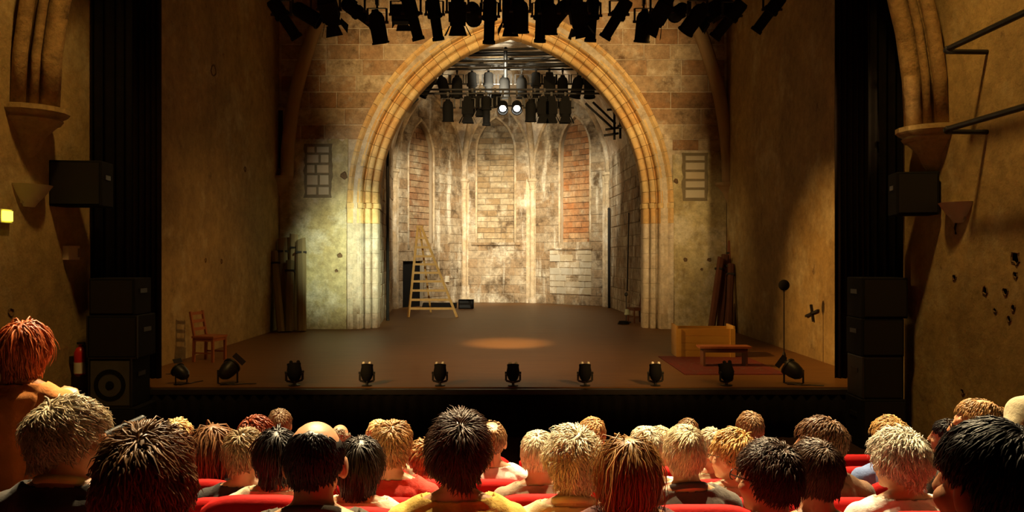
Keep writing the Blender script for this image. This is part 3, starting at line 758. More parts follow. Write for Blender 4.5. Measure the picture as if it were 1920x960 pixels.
# (column, kind, tilt away from the hall, roll, drop)
TOP = [(528, 'profile', 20, -32, 0.0), (566, 'par', 30, -35, 0.05), (617, 'fresnel', 40, -10, 0.08), (668, 'profile', 50, -35, 0.05), (707, 'par', 18, -8, -0.12),
       (752, 'fresnel', 10, -22, 0.0), (772, 'profile', 15, -14, 0.02), (815, 'profile', 12, -8, 0.0), (858, 'fresnel', 15, 0, 0.04), (886, 'par', 40, 8, 0.06), (918, 'profile', 10, 2, -0.03),
       (957, 'fresnel', 30, 0, 0.06), (976, 'par', 10, 0, 0.05), (1014, 'profile', 10, 2, -0.03), (1030, 'par', 15, 0, 0.02), (1054, 'par', 20, 0, 0.08), (1084, 'fresnel', 20, -12, 0.02), (1110, 'profile', 12, 3, -0.02),
       (1160, 'profile', 15, 32, 0.0), (1207, 'par', 12, 4, -0.12), (1240, 'fresnel', 25, 30, 0.04), (1277, 'par', 20, 0, 0.06), (1308, 'par', 30, 35, 0.0), (1345, 'fresnel', 35, 25, 0.08), (1372, 'profile', 20, 38, -0.02), (1447, 'profile', 20, 35, 0.08)]
TOPL = {'par': 'black drum-shaped spotlight on the pipe over the stage front', 'profile': 'black long-barrelled spotlight on the pipe over the stage front', 'fresnel': 'black box spotlight with barn doors on the pipe over the stage front'}
for (px, k, rx, ry, dz) in TOP:
    TI = [t_[0] for t_ in TOP].index(px); yy_ = BARY + (0.55 if TI % 2 else 0.0)
    p = P(px, 0, yy_); lantern(k, (p.x, yy_, BARZ + dz + (0.17 if TI % 2 else 0)), rx, ry, TOPL[k].replace('on the pipe', ('swung towards the left stage wall' if ry > 18 else 'swung towards the right stage wall' if ry < -18 else 'hanging nearly straight') + ' on the pipe').replace(' the pipe over', ' pipe over').replace(' with barn doors' if abs(ry) > 18 else '#', ''), 'spotlights over the stage front (%s, %s)' % (k, 'left' if ry > 18 else 'right' if ry < -18 else 'straight'), beam=BAR_BEAMS.get(px))

# apse grid
hang_top = 9.0
AY1, AZ1 = 23.6, CZ + (480 - 183) / FPX * 23.6 + 0.0
AY2, AZ2 = 25.2, CZ + (480 - 133) / FPX * 25.2 + 0.0
pipe((P(775, 0, AY1).x, AY1, AZ1 + 0.12), (P(1142, 0, AY1).x, AY1, AZ1 + 0.12), 0.03, 'front lighting pipe of the apse grid, just above the two lit lamps')
pipe((P(785, 0, AY1).x, AY1 + 0.3, AZ1 + 0.30), (P(1142, 0, AY1).x, AY1 + 0.3, AZ1 + 0.30), 0.03, 'second lighting pipe of the apse grid close behind the front one')
pipe((P(795, 0, AY2).x, AY2, AZ2 + 0.05), (P(1125, 0, AY2).x, AY2, AZ2 + 0.05), 0.03, 'lighting pipe carrying the upper row of spotlights in the apse')
pipe((P(800, 0, AY2).x, AY2 + 0.5, AZ2 + 0.28), (P(1115, 0, AY2).x, AY2 + 0.5, AZ2 + 0.28), 0.03, 'bare lighting pipe above the upper spotlight row in the apse')
for k, (px0, px1, py, d, lab) in enumerate([(840, 1095, 121, 26.3, 'lowest of the bare pipes under the apse vault'), (852, 1082, 109, 25.4, 'bare pipe second from below under the apse vault'), (866, 1070, 100, 24.5, 'bare pipe third from below under the apse vault'), (886, 1046, 92, 23.4, 'topmost bare pipe under the apse vault'), (845, 1090, 115, 23.0, 'thin bare pipe crossing in front of the upright post of the grid'), (828, 1105, 126, 24.0, 'bare pipe just above the upper spotlight row'), (872, 1062, 104, 27.0, 'bare pipe furthest back under the apse vault')]):
    a, b = P(px0, py + (4 if k % 2 else 0), d), P(px1, py - (3 if k % 2 else 2), d)
    pipe(a, b, 0.035, lab)
pipe(P(948, 92, 24.4), P(948, 142, 25.0), 0.06, 'short upright post in the middle of the apse grid', name='grid_post', cat='post')
for (px0, py0, d0, px1, py1, d1, lab) in ((830, 96, 23.6, 905, 118, 26.5, 'slanting grid tube left of the upright post'), (1075, 97, 23.6, 985, 120, 26.5, 'slanting grid tube right of the upright post'), (783, 186, 23.6, 741, 226, 22.0, 'tube slanting down to the left jamb of the arch')):
    pipe(P(px0, py0, d0), P(px1, py1, d1), 0.03, lab, name='grid_tube')
LOW = [(840, 'par', 8, 0), (877, 'fresnel', 6, 0), (912, 'profile', 5, 0), (995, 'par', 5, 0), (1018, 'fresnel', 8, 0), (1034, 'fresnel', 8, 0), (1060, 'fresnel', 5, 0)]
for (px, k, rx, ry) in LOW:
    lantern(k, (P(px, 0, AY1).x, AY1, AZ1 + 0.10), rx, ry, 'unlit black %s on the front pipe of the apse grid' % {'par': 'drum spotlight', 'fresnel': 'box spotlight with barn doors', 'profile': 'long-barrelled spotlight'}[k], 'unlit lower apse spotlights (%s)' % k, scale=1.25)
for px in (943, 969):
    lantern('par', (P(px, 0, AY1).x, AY1, AZ1 + 0.14), -62, 0, 'lit spotlight shining at the hall from the apse grid', 'lit apse spotlights', scale=1.2, lit=True)
UP = [(803, 'par', -10, 30), (830, 'par', 0, -15), (857, 'par', 5, 0), (885, 'profile', 0, 0), (916, 'profile', 0, 0), (946, 'par', 0, 0), (978, 'par', 0, 0), (1005, 'profile', 0, 0), (1030, 'fresnel', 0, 0), (1055, 'par', 0, 0), (1083, 'par', 5, 12), (1105, 'par', -5, 0)]
for (px, k, rx, ry) in UP:
    lantern(k, (P(px, 0, AY2).x, AY2, AZ2 + 0.02), rx, ry, 'black %s in the upper row of the apse grid' % {'par': 'drum spotlight', 'fresnel': 'box spotlight with barn doors', 'profile': 'long-barrelled spotlight'}[k], 'upper apse spotlights (%s)' % k, scale=1.35)
# second line of the upper row, lower and nearer
for (px, k) in ((900, 'fresnel'), (928, 'par'), (885, 'par'), (1003, 'par'), (1022, 'par')):
    lantern(k, (P(px, 0, AY1).x, AY1 + 0.3, AZ1 + 0.28), 5, 0, 'black %s on the second pipe of the apse grid' % {'par': 'drum spotlight', 'fresnel': 'box spotlight'}[k], 'second pipe apse spotlights (%s)' % k, scale=1.15, beam=APSE_BEAMS.get(px))
# tubular bracket on the right of the apse
br = empty('scaffold_bracket', P(1152, 228, 23.0), label='black tubular scaffold bracket fixed beside the right side of the arch', cat='bracket')
o0 = P(1152, 228, 23.0)
def brt(x0, y0, x1, y1, d0=23.0, d1=23.0, r=0.035, nm='tube'):
    MB().tube([P(x0, y0, d0) - o0, P(x1, y1, d1) - o0], r, 8).build(nm, M['black'], br, smooth=True)
brt(1152, 193, 1152, 262); brt(1163, 210, 1163, 260, 23.2, 23.2); brt(1135, 243, 1176, 237); brt(1132, 254, 1160, 250); brt(1138, 206, 1160, 204); brt(1098, 194, 1148, 240, 23.4, 23.0); brt(1112, 192, 1154, 232, 23.4, 23.0)
brt(1160, 237, 1185, 233, 23.0, 22.2, 0.05, 'wall_arm')

# vertical pipes and cables on the apse walls
pipe(P(1142, 392, 29.2), P(1142, 577, 29.2), 0.05, 'black downpipe standing in the right corner of the apse', m='black', name='downpipe')
pipe(P(727, 270, 23.6), P(727, 600, 23.6), 0.045, 'dark downpipe on the choir wall left of the doorway', m='black', name='downpipe')
pipe(P(1179, 400, 25.4), P(1176, 545, 25.4), 0.02, 'thin dark cable hanging down the right choir wall', m='black', name='cable', cat='cable')

# ---------------------------------------------------------------- footlights
def foot_proto():
    r = empty('footlight')
    MB().lathe([(0, 0), (0.075, 0), (0.075, 0.012), (0.02, 0.02), (0.015, 0.05), (0, 0.05)], 14).build('base', M['black'], r, smooth=True)
    mb = MB()
    for s in (-1, 1): mb.bar((s * 0.103, 0, 0.17), (s * 0.103, 0, 0.075), 0.03, 0.006, up=(0, 1, 0)); mb.bar((s * 0.103, 0, 0.075), (0, 0, 0.045), 0.03, 0.006, up=(0, 1, 0))
    mb.build('yoke', M['black'], r)
    b = MB().lathe([(0.0, -0.125), (0.045, -0.12), (0.07, -0.09), (0.092, -0.03), (0.095, 0.02), (0.085, 0.08), (0.088, 0.12), (0.078, 0.125), (0.072, 0.09), (0.0, 0.08)], 16).build('body', M['blackmatte'], r, smooth=True, loc=(0, 0, 0.19), rot=(math.radians(-14), 0, 0))
    MB().lathe([(0.0, 0.09), (0.07, 0.085), (0.07, 0.08), (0, 0.08)], 14).build('lens', M['lens'], b, smooth=True)
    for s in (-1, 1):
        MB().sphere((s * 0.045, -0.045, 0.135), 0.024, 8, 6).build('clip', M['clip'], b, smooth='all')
        MB().tube([(s * 0.09, 0, 0), (s * 0.12, 0, 0)], 0.018, 8).build('tilt_knob', M['black'], b)
    return r
fp = None
for px in (688, 825, 962, 1097, 1229, 552, 1362):
    if fp is None: fp = foot_proto(); r = fp
    else: r = copy_tree(fp)
    r.location = (P(px, 0, 11.72).x, 11.72, ST)
    if px in (552, 1362):
        r.rotation_euler = (0, 0, 0.5); r.scale = (1.15, 1.15, 1.05)
        tag(r, 'dim footlight among the shadows at the %s part of the stage edge' % ('chair end of the' if px == 552 else 'rug end of the'), 'footlight')
    else: tag(r, 'small black footlight with glints painted on two clips on the stage edge', 'footlight', 'footlights along the stage edge')
bpy.context.view_layer.update()
for o_ in [x for x in bpy.data.objects if x.name.startswith('footlight') and x.get('label', '').startswith('dim')]:
    o_['label'] = 'dull black footlight without painted clip glints in front of the %s' % ('timber props' if o_.location.x < 0 else 'low bench and rug')
    for ch in o_.children_recursive:
        if ch.name.startswith('clip'): ch.data = ch.data.copy(); ch.data.materials[0] = M['blackmatte']  # these clips go without the painted glint
def flood(px, py, tilt, roll, rz, s, label):
    r = empty('floor_floodlight', (P(px, 0, 11.85).x, 11.85, ST), (0, 0, rz), label, 'stage light', scale=s)
    MB().box((0, 0, 0.012), (0.22, 0.18, 0.024)).build('base', M['black'], r)
    mb = MB()
    for q in (-1, 1): mb.bar((q * 0.15, 0, 0.02), (q * 0.15, 0, 0.24), 0.03, 0.008, up=(0, 1, 0))
    mb.bar((-0.15, 0, 0.02), (0.15, 0, 0.02), 0.03, 0.012); mb.build('yoke', M['black'], r)
    b = MB().lathe([(0, -0.16), (0.06, -0.16), (0.11, -0.10), (0.135, 0.0), (0.135, 0.10), (0.15, 0.10), (0.15, 0.13), (0.13, 0.13), (0.12, 0.06), (0, 0.05)], 16).build('body', M['black'], r, smooth=True, loc=(0, 0, 0.23), rot=(math.radians(tilt), math.radians(roll), 0))
    MB().lathe([(0, 0.075), (0.08, 0.07), (0.12, 0.055), (0.0, 0.05)], 16).build('lens', M['lens'], b, smooth='all')
    MB().box((0, -0.15, 0.20), (0.22, 0.006, 0.09), rot=(0.5, 0, 0)).build('barn_door', M['black'], b)
    MB().box((0, 0.15, 0.20), (0.22, 0.006, 0.09), rot=(-0.5, 0, 0)).build('barn_door', M['black'], b)
    MB().tube([(0, -0.12, 0.02), (0.1, -0.14, 0.012), (0.25, -0.1, 0.012), (0.45, -0.13, 0.012)], 0.009, 6).build('power_cord', M['black'], r)
    return r
flood(427, 0, -40, 45, 0.3, 0.9, 'bulky black floodlight tilted towards the wooden chair')
flood(1488, 0, -30, -55, -0.2, 0.9, 'bulky black floodlight lying tilted in front of the round-headed stand')
flood(340, 0, -60, 0, 1.2, 0.75, 'small dark floodlight low on the stage beside the left curtain')

# ---------------------------------------------------------------- ladder
LD = 24.8
lad = empty('orchard_ladder', (P(812, 0, LD).x, LD, ST), label='light wooden tripod ladder with narrowing rungs standing before the apse wall', cat='ladder')
lo = Vector(lad.location)
fl, frr, ap = P(766, 0, LD) - lo, P(857, 0, LD) - lo, P(787, 426, LD + 0.9) - lo
fl.z = 0; frr.z = 0
apl, apr = ap + Vector((-0.06, 0, 0)), ap + Vector((0.06, 0, 0))
MB().bar(fl, apl, 0.075, 0.05, up=(0, 1, 0)).build('stile', M['pine'], lad)
MB().bar(frr, apr, 0.075, 0.05, up=(0, 1, 0)).build('stile', M['pine'], lad)
for yy in (447, 465, 482, 497, 513, 529, 546, 563, 579):
    t = (588 - yy) / (588 - 426.0); t = (595 - yy) / (595 - 426.0)
    a = fl.lerp(apl, t); b = frr.lerp(apr, t)
    MB().bar(a + Vector((-0.03, -0.02, 0)), b + Vector((0.03, -0.02, 0)), 0.05, 0.07).build('rung', M['pine'], lad)
back = Vector((P(808, 0, 27.0).x, 27.0, ST)) - lo
MB().bar(back, ap + Vector((0, 0.03, -0.05)), 0.055, 0.05, up=(0, 1, 0)).build('rear_leg', M['pine'], lad)
MB().bar(apl + Vector((-0.05, 0, 0.03)), apr + Vector((0.05, 0, 0.03)), 0.10, 0.06).build('top_block', M['pine'], lad)
MB().bar(back.lerp(ap, 0.35), fl.lerp(frr, 0.5).lerp(ap, 0.35), 0.03, 0.03).build('brace', M['pine'], lad)

# ---------------------------------------------------------------- chair left
def chair(name, loc, rz, m, label, s=1.0, slats=True):
    r = empty(name, loc, (0, 0, rz), label, 'chair', scale=s)
    for (x, y) in ((-0.19, -0.19), (0.19, -0.19)):
        MB().bar((x, y, 0), (x, y, 0.43), 0.042, 0.042, up=(0, 1, 0)).build('leg', m, r)
    for x in (-0.18, 0.18):
        mb = MB(); mb.bar((x, 0.20, 0), (x, 0.19, 0.45), 0.042, 0.042, up=(0, 1, 0)); mb.bar((x, 0.19, 0.45), (x, 0.27, 0.90), 0.040, 0.036, up=(0, 1, 0)); mb.build('leg', m, r)
    MB().box((0, 0, 0.445), (0.44, 0.44, 0.035)).build('seat', m, r)
    mb = MB()
    for (a, b) in (((-0.19, -0.19), (0.19, -0.19)), ((-0.19, 0.19), (0.19, 0.19)), ((-0.19, -0.19), (-0.19, 0.19)), ((0.19, -0.19), (0.19, 0.19))): mb.bar((a[0], a[1], 0.40), (b[0], b[1], 0.40), 0.022, 0.06)
    mb.build('apron', m, r)
    for (z, y) in ((0.86, 0.265), (0.72, 0.238), (0.58, 0.213)):
        MB().box((0, y, z), (0.36, 0.018, 0.055), rot=(-0.17, 0, 0)).build('back_slat', m, r)
    for (a, b) in (((-0.19, -0.19), (-0.19, 0.20)), ((0.19, -0.19), (0.19, 0.20))): MB().bar((a[0], a[1], 0.16), (b[0], b[1], 0.16), 0.02, 0.025).build('stretcher', m, r)
    return r
cd_ = 14.5
chair('wooden_chair', (P(393, 0, cd_).x, cd_, ST), math.radians(77), M['redwood'], 'red-brown wooden chair turned sideways at the left stage wall')
chair('wooden_chair', (P(1194, 0, 22.8).x, 22.8, ST), math.radians(-70), M['darkwood'], 'dark slatted wooden chair half hidden behind the right jamb', 0.95)
# small stand lamp and coil beside it
r = empty('floor_lamp', (P(1174, 0, 22.9).x, 22.9, ST), label='small floor lamp on a short post beside the dark slatted chair', cat='lamp')
MB().lathe([(0, 0), (0.15, 0), (0.14, 0.02), (0.03, 0.04), (0, 0.04)], 14).build('base', M['black'], r, smooth=True)
MB().tube([(0, 0, 0.03), (0, 0, 0.75)], 0.012, 8).build('post', M['black'], r)
MB().sphere((0, 0, 0.80), (0.05, 0.05, 0.06)).build('knob', M['black'], r, smooth='all')
MB().box((0.02, -0.02, 0.30), (0.14, 0.10, 0.16), taper=0.8).build('lamp_head', mat('pale_green_metal', (0.25, 0.30, 0.22), 0.5), r)
r = empty('cable_coil', (P(1169, 0, 22.3).x, 22.3, ST), label='dark coiled cable lying on the floor near the right jamb', cat='cable')
for k in range(3):
    pts = [Vector((0.15 * math.cos(t / 12 * 2 * PI) * (1 - 0.1 * k), 0.13 * math.sin(t / 12 * 2 * PI), 0.015 + 0.028 * k)) for t in range(13)]
    MB().tube(pts, 0.016, 6, cap=False).build('loop', M['blackmatte'], r, smooth='all')

# black monitor box and low black ramp near the doorway
r = empty('stage_monitor', (P(874, 0, 29.0).x, 29.0, ST), label='small black loudspeaker box on the apse floor right of the ladder', cat='speaker')
MB().prism([(-0.22, 0.0), (0.22, 0.0), (0.22, 0.32), (-0.12, 0.32)], 'x', -0.27, 0.27).build('cabinet', M['blackmatte'], r)
MB().box((0, -0.185, 0.15), (0.46, 0.012, 0.24), rot=(-0.3, 0, 0)).build('grille', M['black'], r)
r = empty('low_black_ramp', (P(824, 0, 29.3).x, 29.3, ST), label='low black ramp on the floor between the doorway and the black box', cat='ramp')
MB().prism([(-0.3, 0.0), (0.25, 0.0), (0.25, 0.17), (0.1, 0.17)], 'x', -0.62, 0.62).build('slope', M['blackmatte'], r)
MB().box((0, 0.26, 0.09), (1.24, 0.02, 0.18)).build('rear_panel', M['black'], r)
# white switch box on the apse wall
f1 = WININFO[1][0]; u = f1.u_of_px(836); pw = f1.at(u, 0.06, 0); pw.z = CZ + (480 - 523) / FPX * pw.y
r = empty('switch_box', pw, (0, 0, f1.ang), 'small white switch box on the apse wall right of the ladder', 'switch box')
MB().box((0, 0, 0), (0.14, 0.12, 0.24)).build('case', M['paper'], r); MB().box((0, -0.065, 0.0), (0.09, 0.012, 0.15)).build('cover', M['white'], r)

# ---------------------------------------------------------------- timber bundles
def beam(p_base, p_top, wx, wy, m, label, group=None, cut=0.0):
    b, t = Vector(p_base), Vector(p_top); root_d = t - b
    mb = MB(); n = 5; d = root_d.normalized(); u = Vector((0, 1, 0)).cross(d).normalized(); v = d.cross(u)
    rings = []
    for k in range(n + 1):
        q = root_d * (k / n); j = 1 + random.uniform(-0.06, 0.06)
        for i in range(8):
            a = 2 * PI * i / 8 + PI / 8
            e = Vector((max(-0.42, min(0.42, 0.55 * math.cos(a))) * wx * j, max(-0.42, min(0.42, 0.55 * math.sin(a))) * wy * j))
            mb.v.append(tuple(q + u * e.x + v * e.y + (Vector((0, 0, cut * e.x)) if k == n else Vector())))
    for k in range(n):
        for i in range(8): mb.f.append((k * 8 + i, k * 8 + (i + 1) % 8, (k + 1) * 8 + (i + 1) % 8, (k + 1) * 8 + i)); mb.m.append(0)
    mb.f.append(tuple(reversed(range(8)))); mb.f.append(tuple(range(n * 8, n * 8 + 8))); mb.m += [0, 0]
    r = empty('timber_beam', b, label=label, cat='beam', group=group)
    zmin = min(v[2] for v in mb.v)
    o = mb.build('beam', m, r); o.location.z = -zmin
    # iron band
    q = root_d * 0.86
    MB().box(q, (wx * 0.98, wy * 0.98, 0.05), rot=root_d.to_track_quat('Z', 'Y').to_matrix()).build('iron_band', M['iron'], r)
    return r
GB = [(500, 506, 476, 20.05, 0.26, 'leftmost grey-green beam of the bundle in the left stage corner'), (527, 514, 473, 19.85, 0.20, 'slanting thin grey-green beam of the left bundle'), (533, 529, 448, 20.30, 0.27, 'tall grey-green beam at the back of the left bundle'), (541, 544, 490, 19.95, 0.24, 'short thick grey-green beam in front of the left bundle'), (551, 551, 440, 20.30, 0.22, 'tallest reddish-tipped beam of the left bundle'), (566, 564, 450, 20.1, 0.27, 'rightmost grey-green beam of the left bundle')]
for (xb, xt, yt, d, wd, lab) in GB:
    b = P(xb, 0, d); b.z = ST; t = P(xt, yt, min(d + 0.35, 20.55)); beam(b, t, wd, 0.2, M['greybeam'], lab, cut=random.uniform(-0.5, 0.5))
BB = [(1333, 1352, 486, 19.6, 0.20, 'leftmost slanting dark beam of the right bundle'), (1350, 1360, 480, 19.75, 0.21, 'slanting near-black beam of the right bundle'), (1366, 1372, 452, 20.2, 0.22, 'tallest brown beam at the back of the right bundle'), (1366, 1371, 497, 19.55, 0.19, 'reddish beam in front of the right bundle'), (1383, 1385, 482, 19.9, 0.22, 'brown beam upright in the right bundle'), (1396, 1390, 502, 19.75, 0.18, 'rightmost short dark beam of the right bundle')]
for (xb, xt, yt, d, wd, lab) in BB:
    b = P(xb, 0, d); b.z = ST; t = P(xt, yt, min(d + 0.45, 20.55)); beam(b, t, wd, 0.18, M['brownbeam'], lab, cut=random.uniform(-0.5, 0.5))

# ---------------------------------------------------------------- crate, bench, rug, stand
r = empty('open_crate', (P(1317, 0, 15.3).x, 15.3, ST), (0, 0, math.radians(-3)), 'yellow wooden open-topped crate on the back of the rug', 'crate')
W, D, H = 1.10, 0.60, 0.54
for k in range(4):
    z = H * (k + 0.5) / 4 - (0.0 if k < 3 else 0.0)
    MB().box((0.02, -D / 2, z), (W - 0.06, 0.028, H / 4 - 0.006)).build('front_board', M['crate'], r)
    MB().box((0.0, D / 2, z), (W - 0.02, 0.028, H / 4 - 0.006)).build('rear_board', M['crate'], r)
for s in (-1, 1):
    for k in range(3):
        MB().box((s * (W / 2 - 0.02), 0, (H + 0.05) * (k + 0.5) / 3), (0.03, D + 0.04, (H + 0.05) / 3 - 0.006)).build('end_board', M['crate'], r)
    MB().box((s * (W / 2 - 0.05), -D / 2 - 0.028, H / 2), (0.09, 0.03, H)).build('corner_post', M['crate'], r)
MB().box((0, 0, 0.02), (W - 0.06, D - 0.04, 0.03)).build('bottom', M['crate'], r)
r = empty('low_bench', (P(1357, 0, 13.8).x, 13.8, ST + 0.012), (0, 0, math.radians(-1)), 'low reddish wooden bench on the rug in front of the crate', 'bench')
MB().box((0, 0, 0.325), (0.88, 0.30, 0.035)).build('bench_top', M['redwood'], r)
for s in (-1, 1):
    MB().box((s * 0.36, 0, 0.155), (0.035, 0.25, 0.31)).build('leg', M['darkwood'], r)
MB().box((0, -0.11, 0.27), (0.70, 0.02, 0.07)).build('apron', M['darkwood'], r); MB().box((0, 0.11, 0.27), (0.70, 0.02, 0.07)).build('apron', M['darkwood'], r)

def rug_mat():
    m = bpy.data.materials.new('persian_rug'); m.use_nodes = True; nt = m.node_tree; N = nt.nodes; L = nt.links; b = N['Principled BSDF']; b.inputs['Roughness'].default_value = 0.95
    tc = N.new('ShaderNodeTexCoord'); vo = N.new('ShaderNodeTexVoronoi'); vo.inputs['Scale'].default_value = 9.0; vo.distance = 'MANHATTAN'; L.new(tc.outputs['Object'], vo.inputs['Vector'])
    cr = N.new('ShaderNodeValToRGB'); e = cr.color_ramp.elements; e[0].position = 0.0; e[0].color = (0.03, 0.02, 0.03, 1); e[1].position = 0.6; e[1].color = (0.12, 0.014, 0.010, 1)
    x = e.new(0.25); x.color = (0.15, 0.09, 0.05, 1); x = e.new(0.40); x.color = (0.10, 0.012, 0.012, 1)
    L.new(vo.outputs['Distance'], cr.inputs['Fac']); L.new(cr.outputs['Color'], b.inputs['Base Color']); return m
r = empty('persian_rug', (3.58, 13.95, ST), label='dark red patterned carpet with fringes under bench and crate', cat='rug')
MB().box((0, 0, 0.006), (1.36, 2.0, 0.012)).build('field', rug_mat(), r)
M['rugedge'] = mat('rug_border', (0.18, 0.02, 0.014), 0.95, (0.10, 0.03, 0.03), 9)
for (c, d) in (((0, -1.07, 0.006), (1.64, 0.14, 0.0122)), ((0, 1.07, 0.006), (1.64, 0.14, 0.0122)), ((-0.75, 0, 0.006), (0.14, 2.0, 0.0122)), ((0.75, 0, 0.006), (0.14, 2.0, 0.0122))): MB().box(c, d).build('border', M['rugedge'], r)
for s in (-1, 1):
    mb = MB()
    for k in range(60): x = -0.8 + 1.6 * k / 59; mb.box((x + random.uniform(-.004, .004), s * 1.165, 0.003), (0.012, 0.055, 0.005))
    tag(mb.build('fringe', M['rugedge'], r), kind='stuff')

r = empty('stand_lamp', (P(1470, 0, 14.25).x, 14.25, ST), label='black round-headed pole stand near the right stage wall', cat='stand')
MB().lathe([(0, 0), (0.11, 0), (0.11, 0.015), (0.05, 0.05), (0.03, 0.16), (0.012, 0.20), (0, 0.20)], 16).build('base', M['iron'], r, smooth=True)
MB().tube([(0, 0, 0.15), (0, 0, 1.30)], 0.011, 8).build('pole', M['iron'], r)
MB().lathe([(0, -0.06), (0.06, -0.05), (0.095, -0.02), (0.10, 0.0), (0.095, 0.02), (0.06, 0.05), (0, 0.06)], 18).build('head', M['blackmatte'], r, smooth='all', loc=(0, 0, 1.38), rot=(PI / 2, 0, 0))
MB().tube([(0, 0, 1.26), (0, 0, 1.31)], 0.022, 8).build('collar', M['iron'], r)

# iron wall anchor on the right stage wall
p = Vector((XR - 0.02, XR * FPX / (1525 - 960), 0)); p.z = CZ + (480 - 587) / FPX * p.y
r = empty('wall_anchor', p, label='black iron cross anchor bolted to the right stage wall', cat='wall anchor')
MB().bar((0, 0.30, -0.08), (0, -0.30, 0.07), 0.04, 0.055, up=(1, 0, 0)).build('long_bar', M['iron'], r)
MB().bar((0, -0.06, -0.15), (0, 0.06, 0.15), 0.04, 0.045, up=(1, 0, 0)).build('short_bar', M['iron'], r)
MB().sphere((-0.02, -0.01, 0), 0.03, 8, 6).build('bolt', M['iron'], r)

# ---------------------------------------------------------------- loudspeakers
def speaker(loc, dims, rz, label, m='blackmatte', grille='black', bracket=False, cone=False, edge=False, tilt=0):
    w_, d_, h_ = dims; r = empty('loudspeaker', loc, (tilt, 0, rz), label, 'speaker')
    mb = MB().box((0, 0, h_ / 2), (w_, d_, h_)); o = mb.build('cabinet', M[m], r)
    bv = o.modifiers.new('bevel', 'BEVEL'); bv.width = 0.015; bv.segments = 2
    g = MB().box((0, -d_ / 2 - 0.006, h_ / 2), (w_ - 0.06, 0.014, h_ - 0.06)).build('grille', M[grille], r)
    if cone:
        MB().lathe([(0.155, -0.004), (0.185, -0.010), (0.215, -0.004), (0.215, 0.004), (0.155, 0.004)], 28).build('speaker_ring', M['blackmatte'], g, loc=(0, -d_ / 2 - 0.012, h_ * 0.46), rot=(PI / 2, 0, 0), smooth=True)
        MB().lathe([(0.0, 0.010), (0.05, 0.008), (0.06, -0.003), (0, -0.003)], 20).build('dust_cap', M['blackmatte'], g, loc=(0, -d_ / 2 - 0.014, h_ * 0.46), rot=(PI / 2, 0, 0), smooth=True)
    if edge:
        for s in (-1, 1): MB().box((s * (w_ / 2 - 0.006), -d_ / 2 - 0.006, h_ / 2), (0.02, 0.02, h_)).build('metal_edge', M['steel'], r)
        MB().box((0, -d_ / 2 - 0.006, 0.008), (w_, 0.02, 0.02)).build('metal_edge', M['steel'], r)
    for s in (-1, 1):
        MB().box((s * (w_ / 2 + 0.004), 0, h_ * 0.65), (0.012, d_ * 0.4, 0.06)).build('handle', M['steel'], r)
    if bracket: MB().bar((0, d_ / 2, h_ * 0.5), (bracket[0], bracket[1], bracket[2] + h_ * 0.5), 0.06, 0.06).build('wall_bracket', M['steel'], r)
    return r
SD = 10.75
def stackx(px): return (px - 960) / FPX * SD
zt = lambda py: CZ + (480 - py) / FPX * SD
xl = stackx(208)
speaker((stackx(207), SD + 0.3, 0.0), (0.72, 0.6, zt(765)), 0, 'lowest black bass cabinet of the left speaker stack')
speaker((stackx(205), SD + 0.3, zt(765)), (0.58, 0.55, zt(673) - zt(765)), 0, 'grey-fronted bass speaker with a round cone in the left stack', grille='greygrille', cone=True, edge=True)
speaker((stackx(209), SD + 0.3, zt(673)), (0.68, 0.55, zt(592) - zt(673)), 0, 'black loudspeaker with thin metal edges on the grey-fronted one', edge=True)
speaker((stackx(206), SD + 0.3, zt(592)), (0.62, 0.5, zt(522) - zt(592)), 0, 'topmost plain black loudspeaker of the left stack')
speaker((stackx(1660), SD + 0.3, 0.0), (0.60, 0.55, zt(750)), 0, 'lowest black bass cabinet of the right speaker stack')
speaker((stackx(1658), SD + 0.3, zt(750)), (0.54, 0.5, zt(670) - zt(750)), 0, 'brownish black loudspeaker second from below in the right stack', m='seatframe')
speaker((stackx(1659), SD + 0.3, zt(670)), (0.58, 0.5, zt(598) - zt(670)), 0, 'black loudspeaker third from below in the right stack')
speaker((stackx(1663), SD + 0.3, zt(598)), (0.62, 0.5, zt(521) - zt(598)), 0, 'topmost black loudspeaker of the right stack')
speaker(P(153, 388, 10.7), (0.66, 0.42, 0.60), 0.12, 'black loudspeaker hung high on the left hall wall', bracket=(-0.30, 0.30, 0.0))
speaker(P(1712, 404, 10.6), (0.52, 0.42, 0.56), -0.20, 'black loudspeaker hung high on the right hall wall', bracket=(0.22, 0.28, 0.0))

# ---------------------------------------------------------------- wall fittings of the hall
def sconce(px, y0, y1, wpx, sx, label):
    X = XL if sx < 0 else XR; d = X * FPX / (px - 960); h = (y1 - y0) / FPX * d; w_ = wpx / FPX * d / 2
    r = empty('wall_sconce', (X, d, CZ + (480 - y1) / FPX * d), label=label, cat='wall lamp')
    MB().lathe([(0.0, 0), (w_ * 0.28, 0), (w_ * 0.42, h * 0.22), (w_ * 0.66, h * 0.5), (w_ * 0.95, h * 0.92), (w_, h), (w_ * 0.94, h), (w_ * 0.6, h * 0.5), (w_ * 0.3, h * 0.1), (0, h * 0.08)], 14, ang=PI, a0=(-PI / 2 if sx < 0 else PI / 2), sy=1.25).build('bowl', M['white'], r, smooth=True)
    MB().box((-sx * 0.012, 0, h * 0.45), (0.024, w_ * 1.2, h * 0.6)).build('wall_plate', M['white'], r)
    MB().sphere((-sx * w_ * 0.45, 0, h * 0.45), 0.04, 8, 6).build('bulb', M['paper'], r, smooth='all')
    if sx > 0: MB().tube([(-0.02, 0.05, 0), (-0.02, 0.08, -0.06), (-0.02, 0.06, -0.14)], 0.014, 6).build('cable_gland', M['iron'], r)
sconce(52, 347, 388, 78, -1, 'white plaster half-bowl sconce on the left hall wall')
sconce(1800, 380, 418, 70, 1, 'white plaster half-bowl sconce on the right hall wall')
d = XL * FPX / (3 - 960)
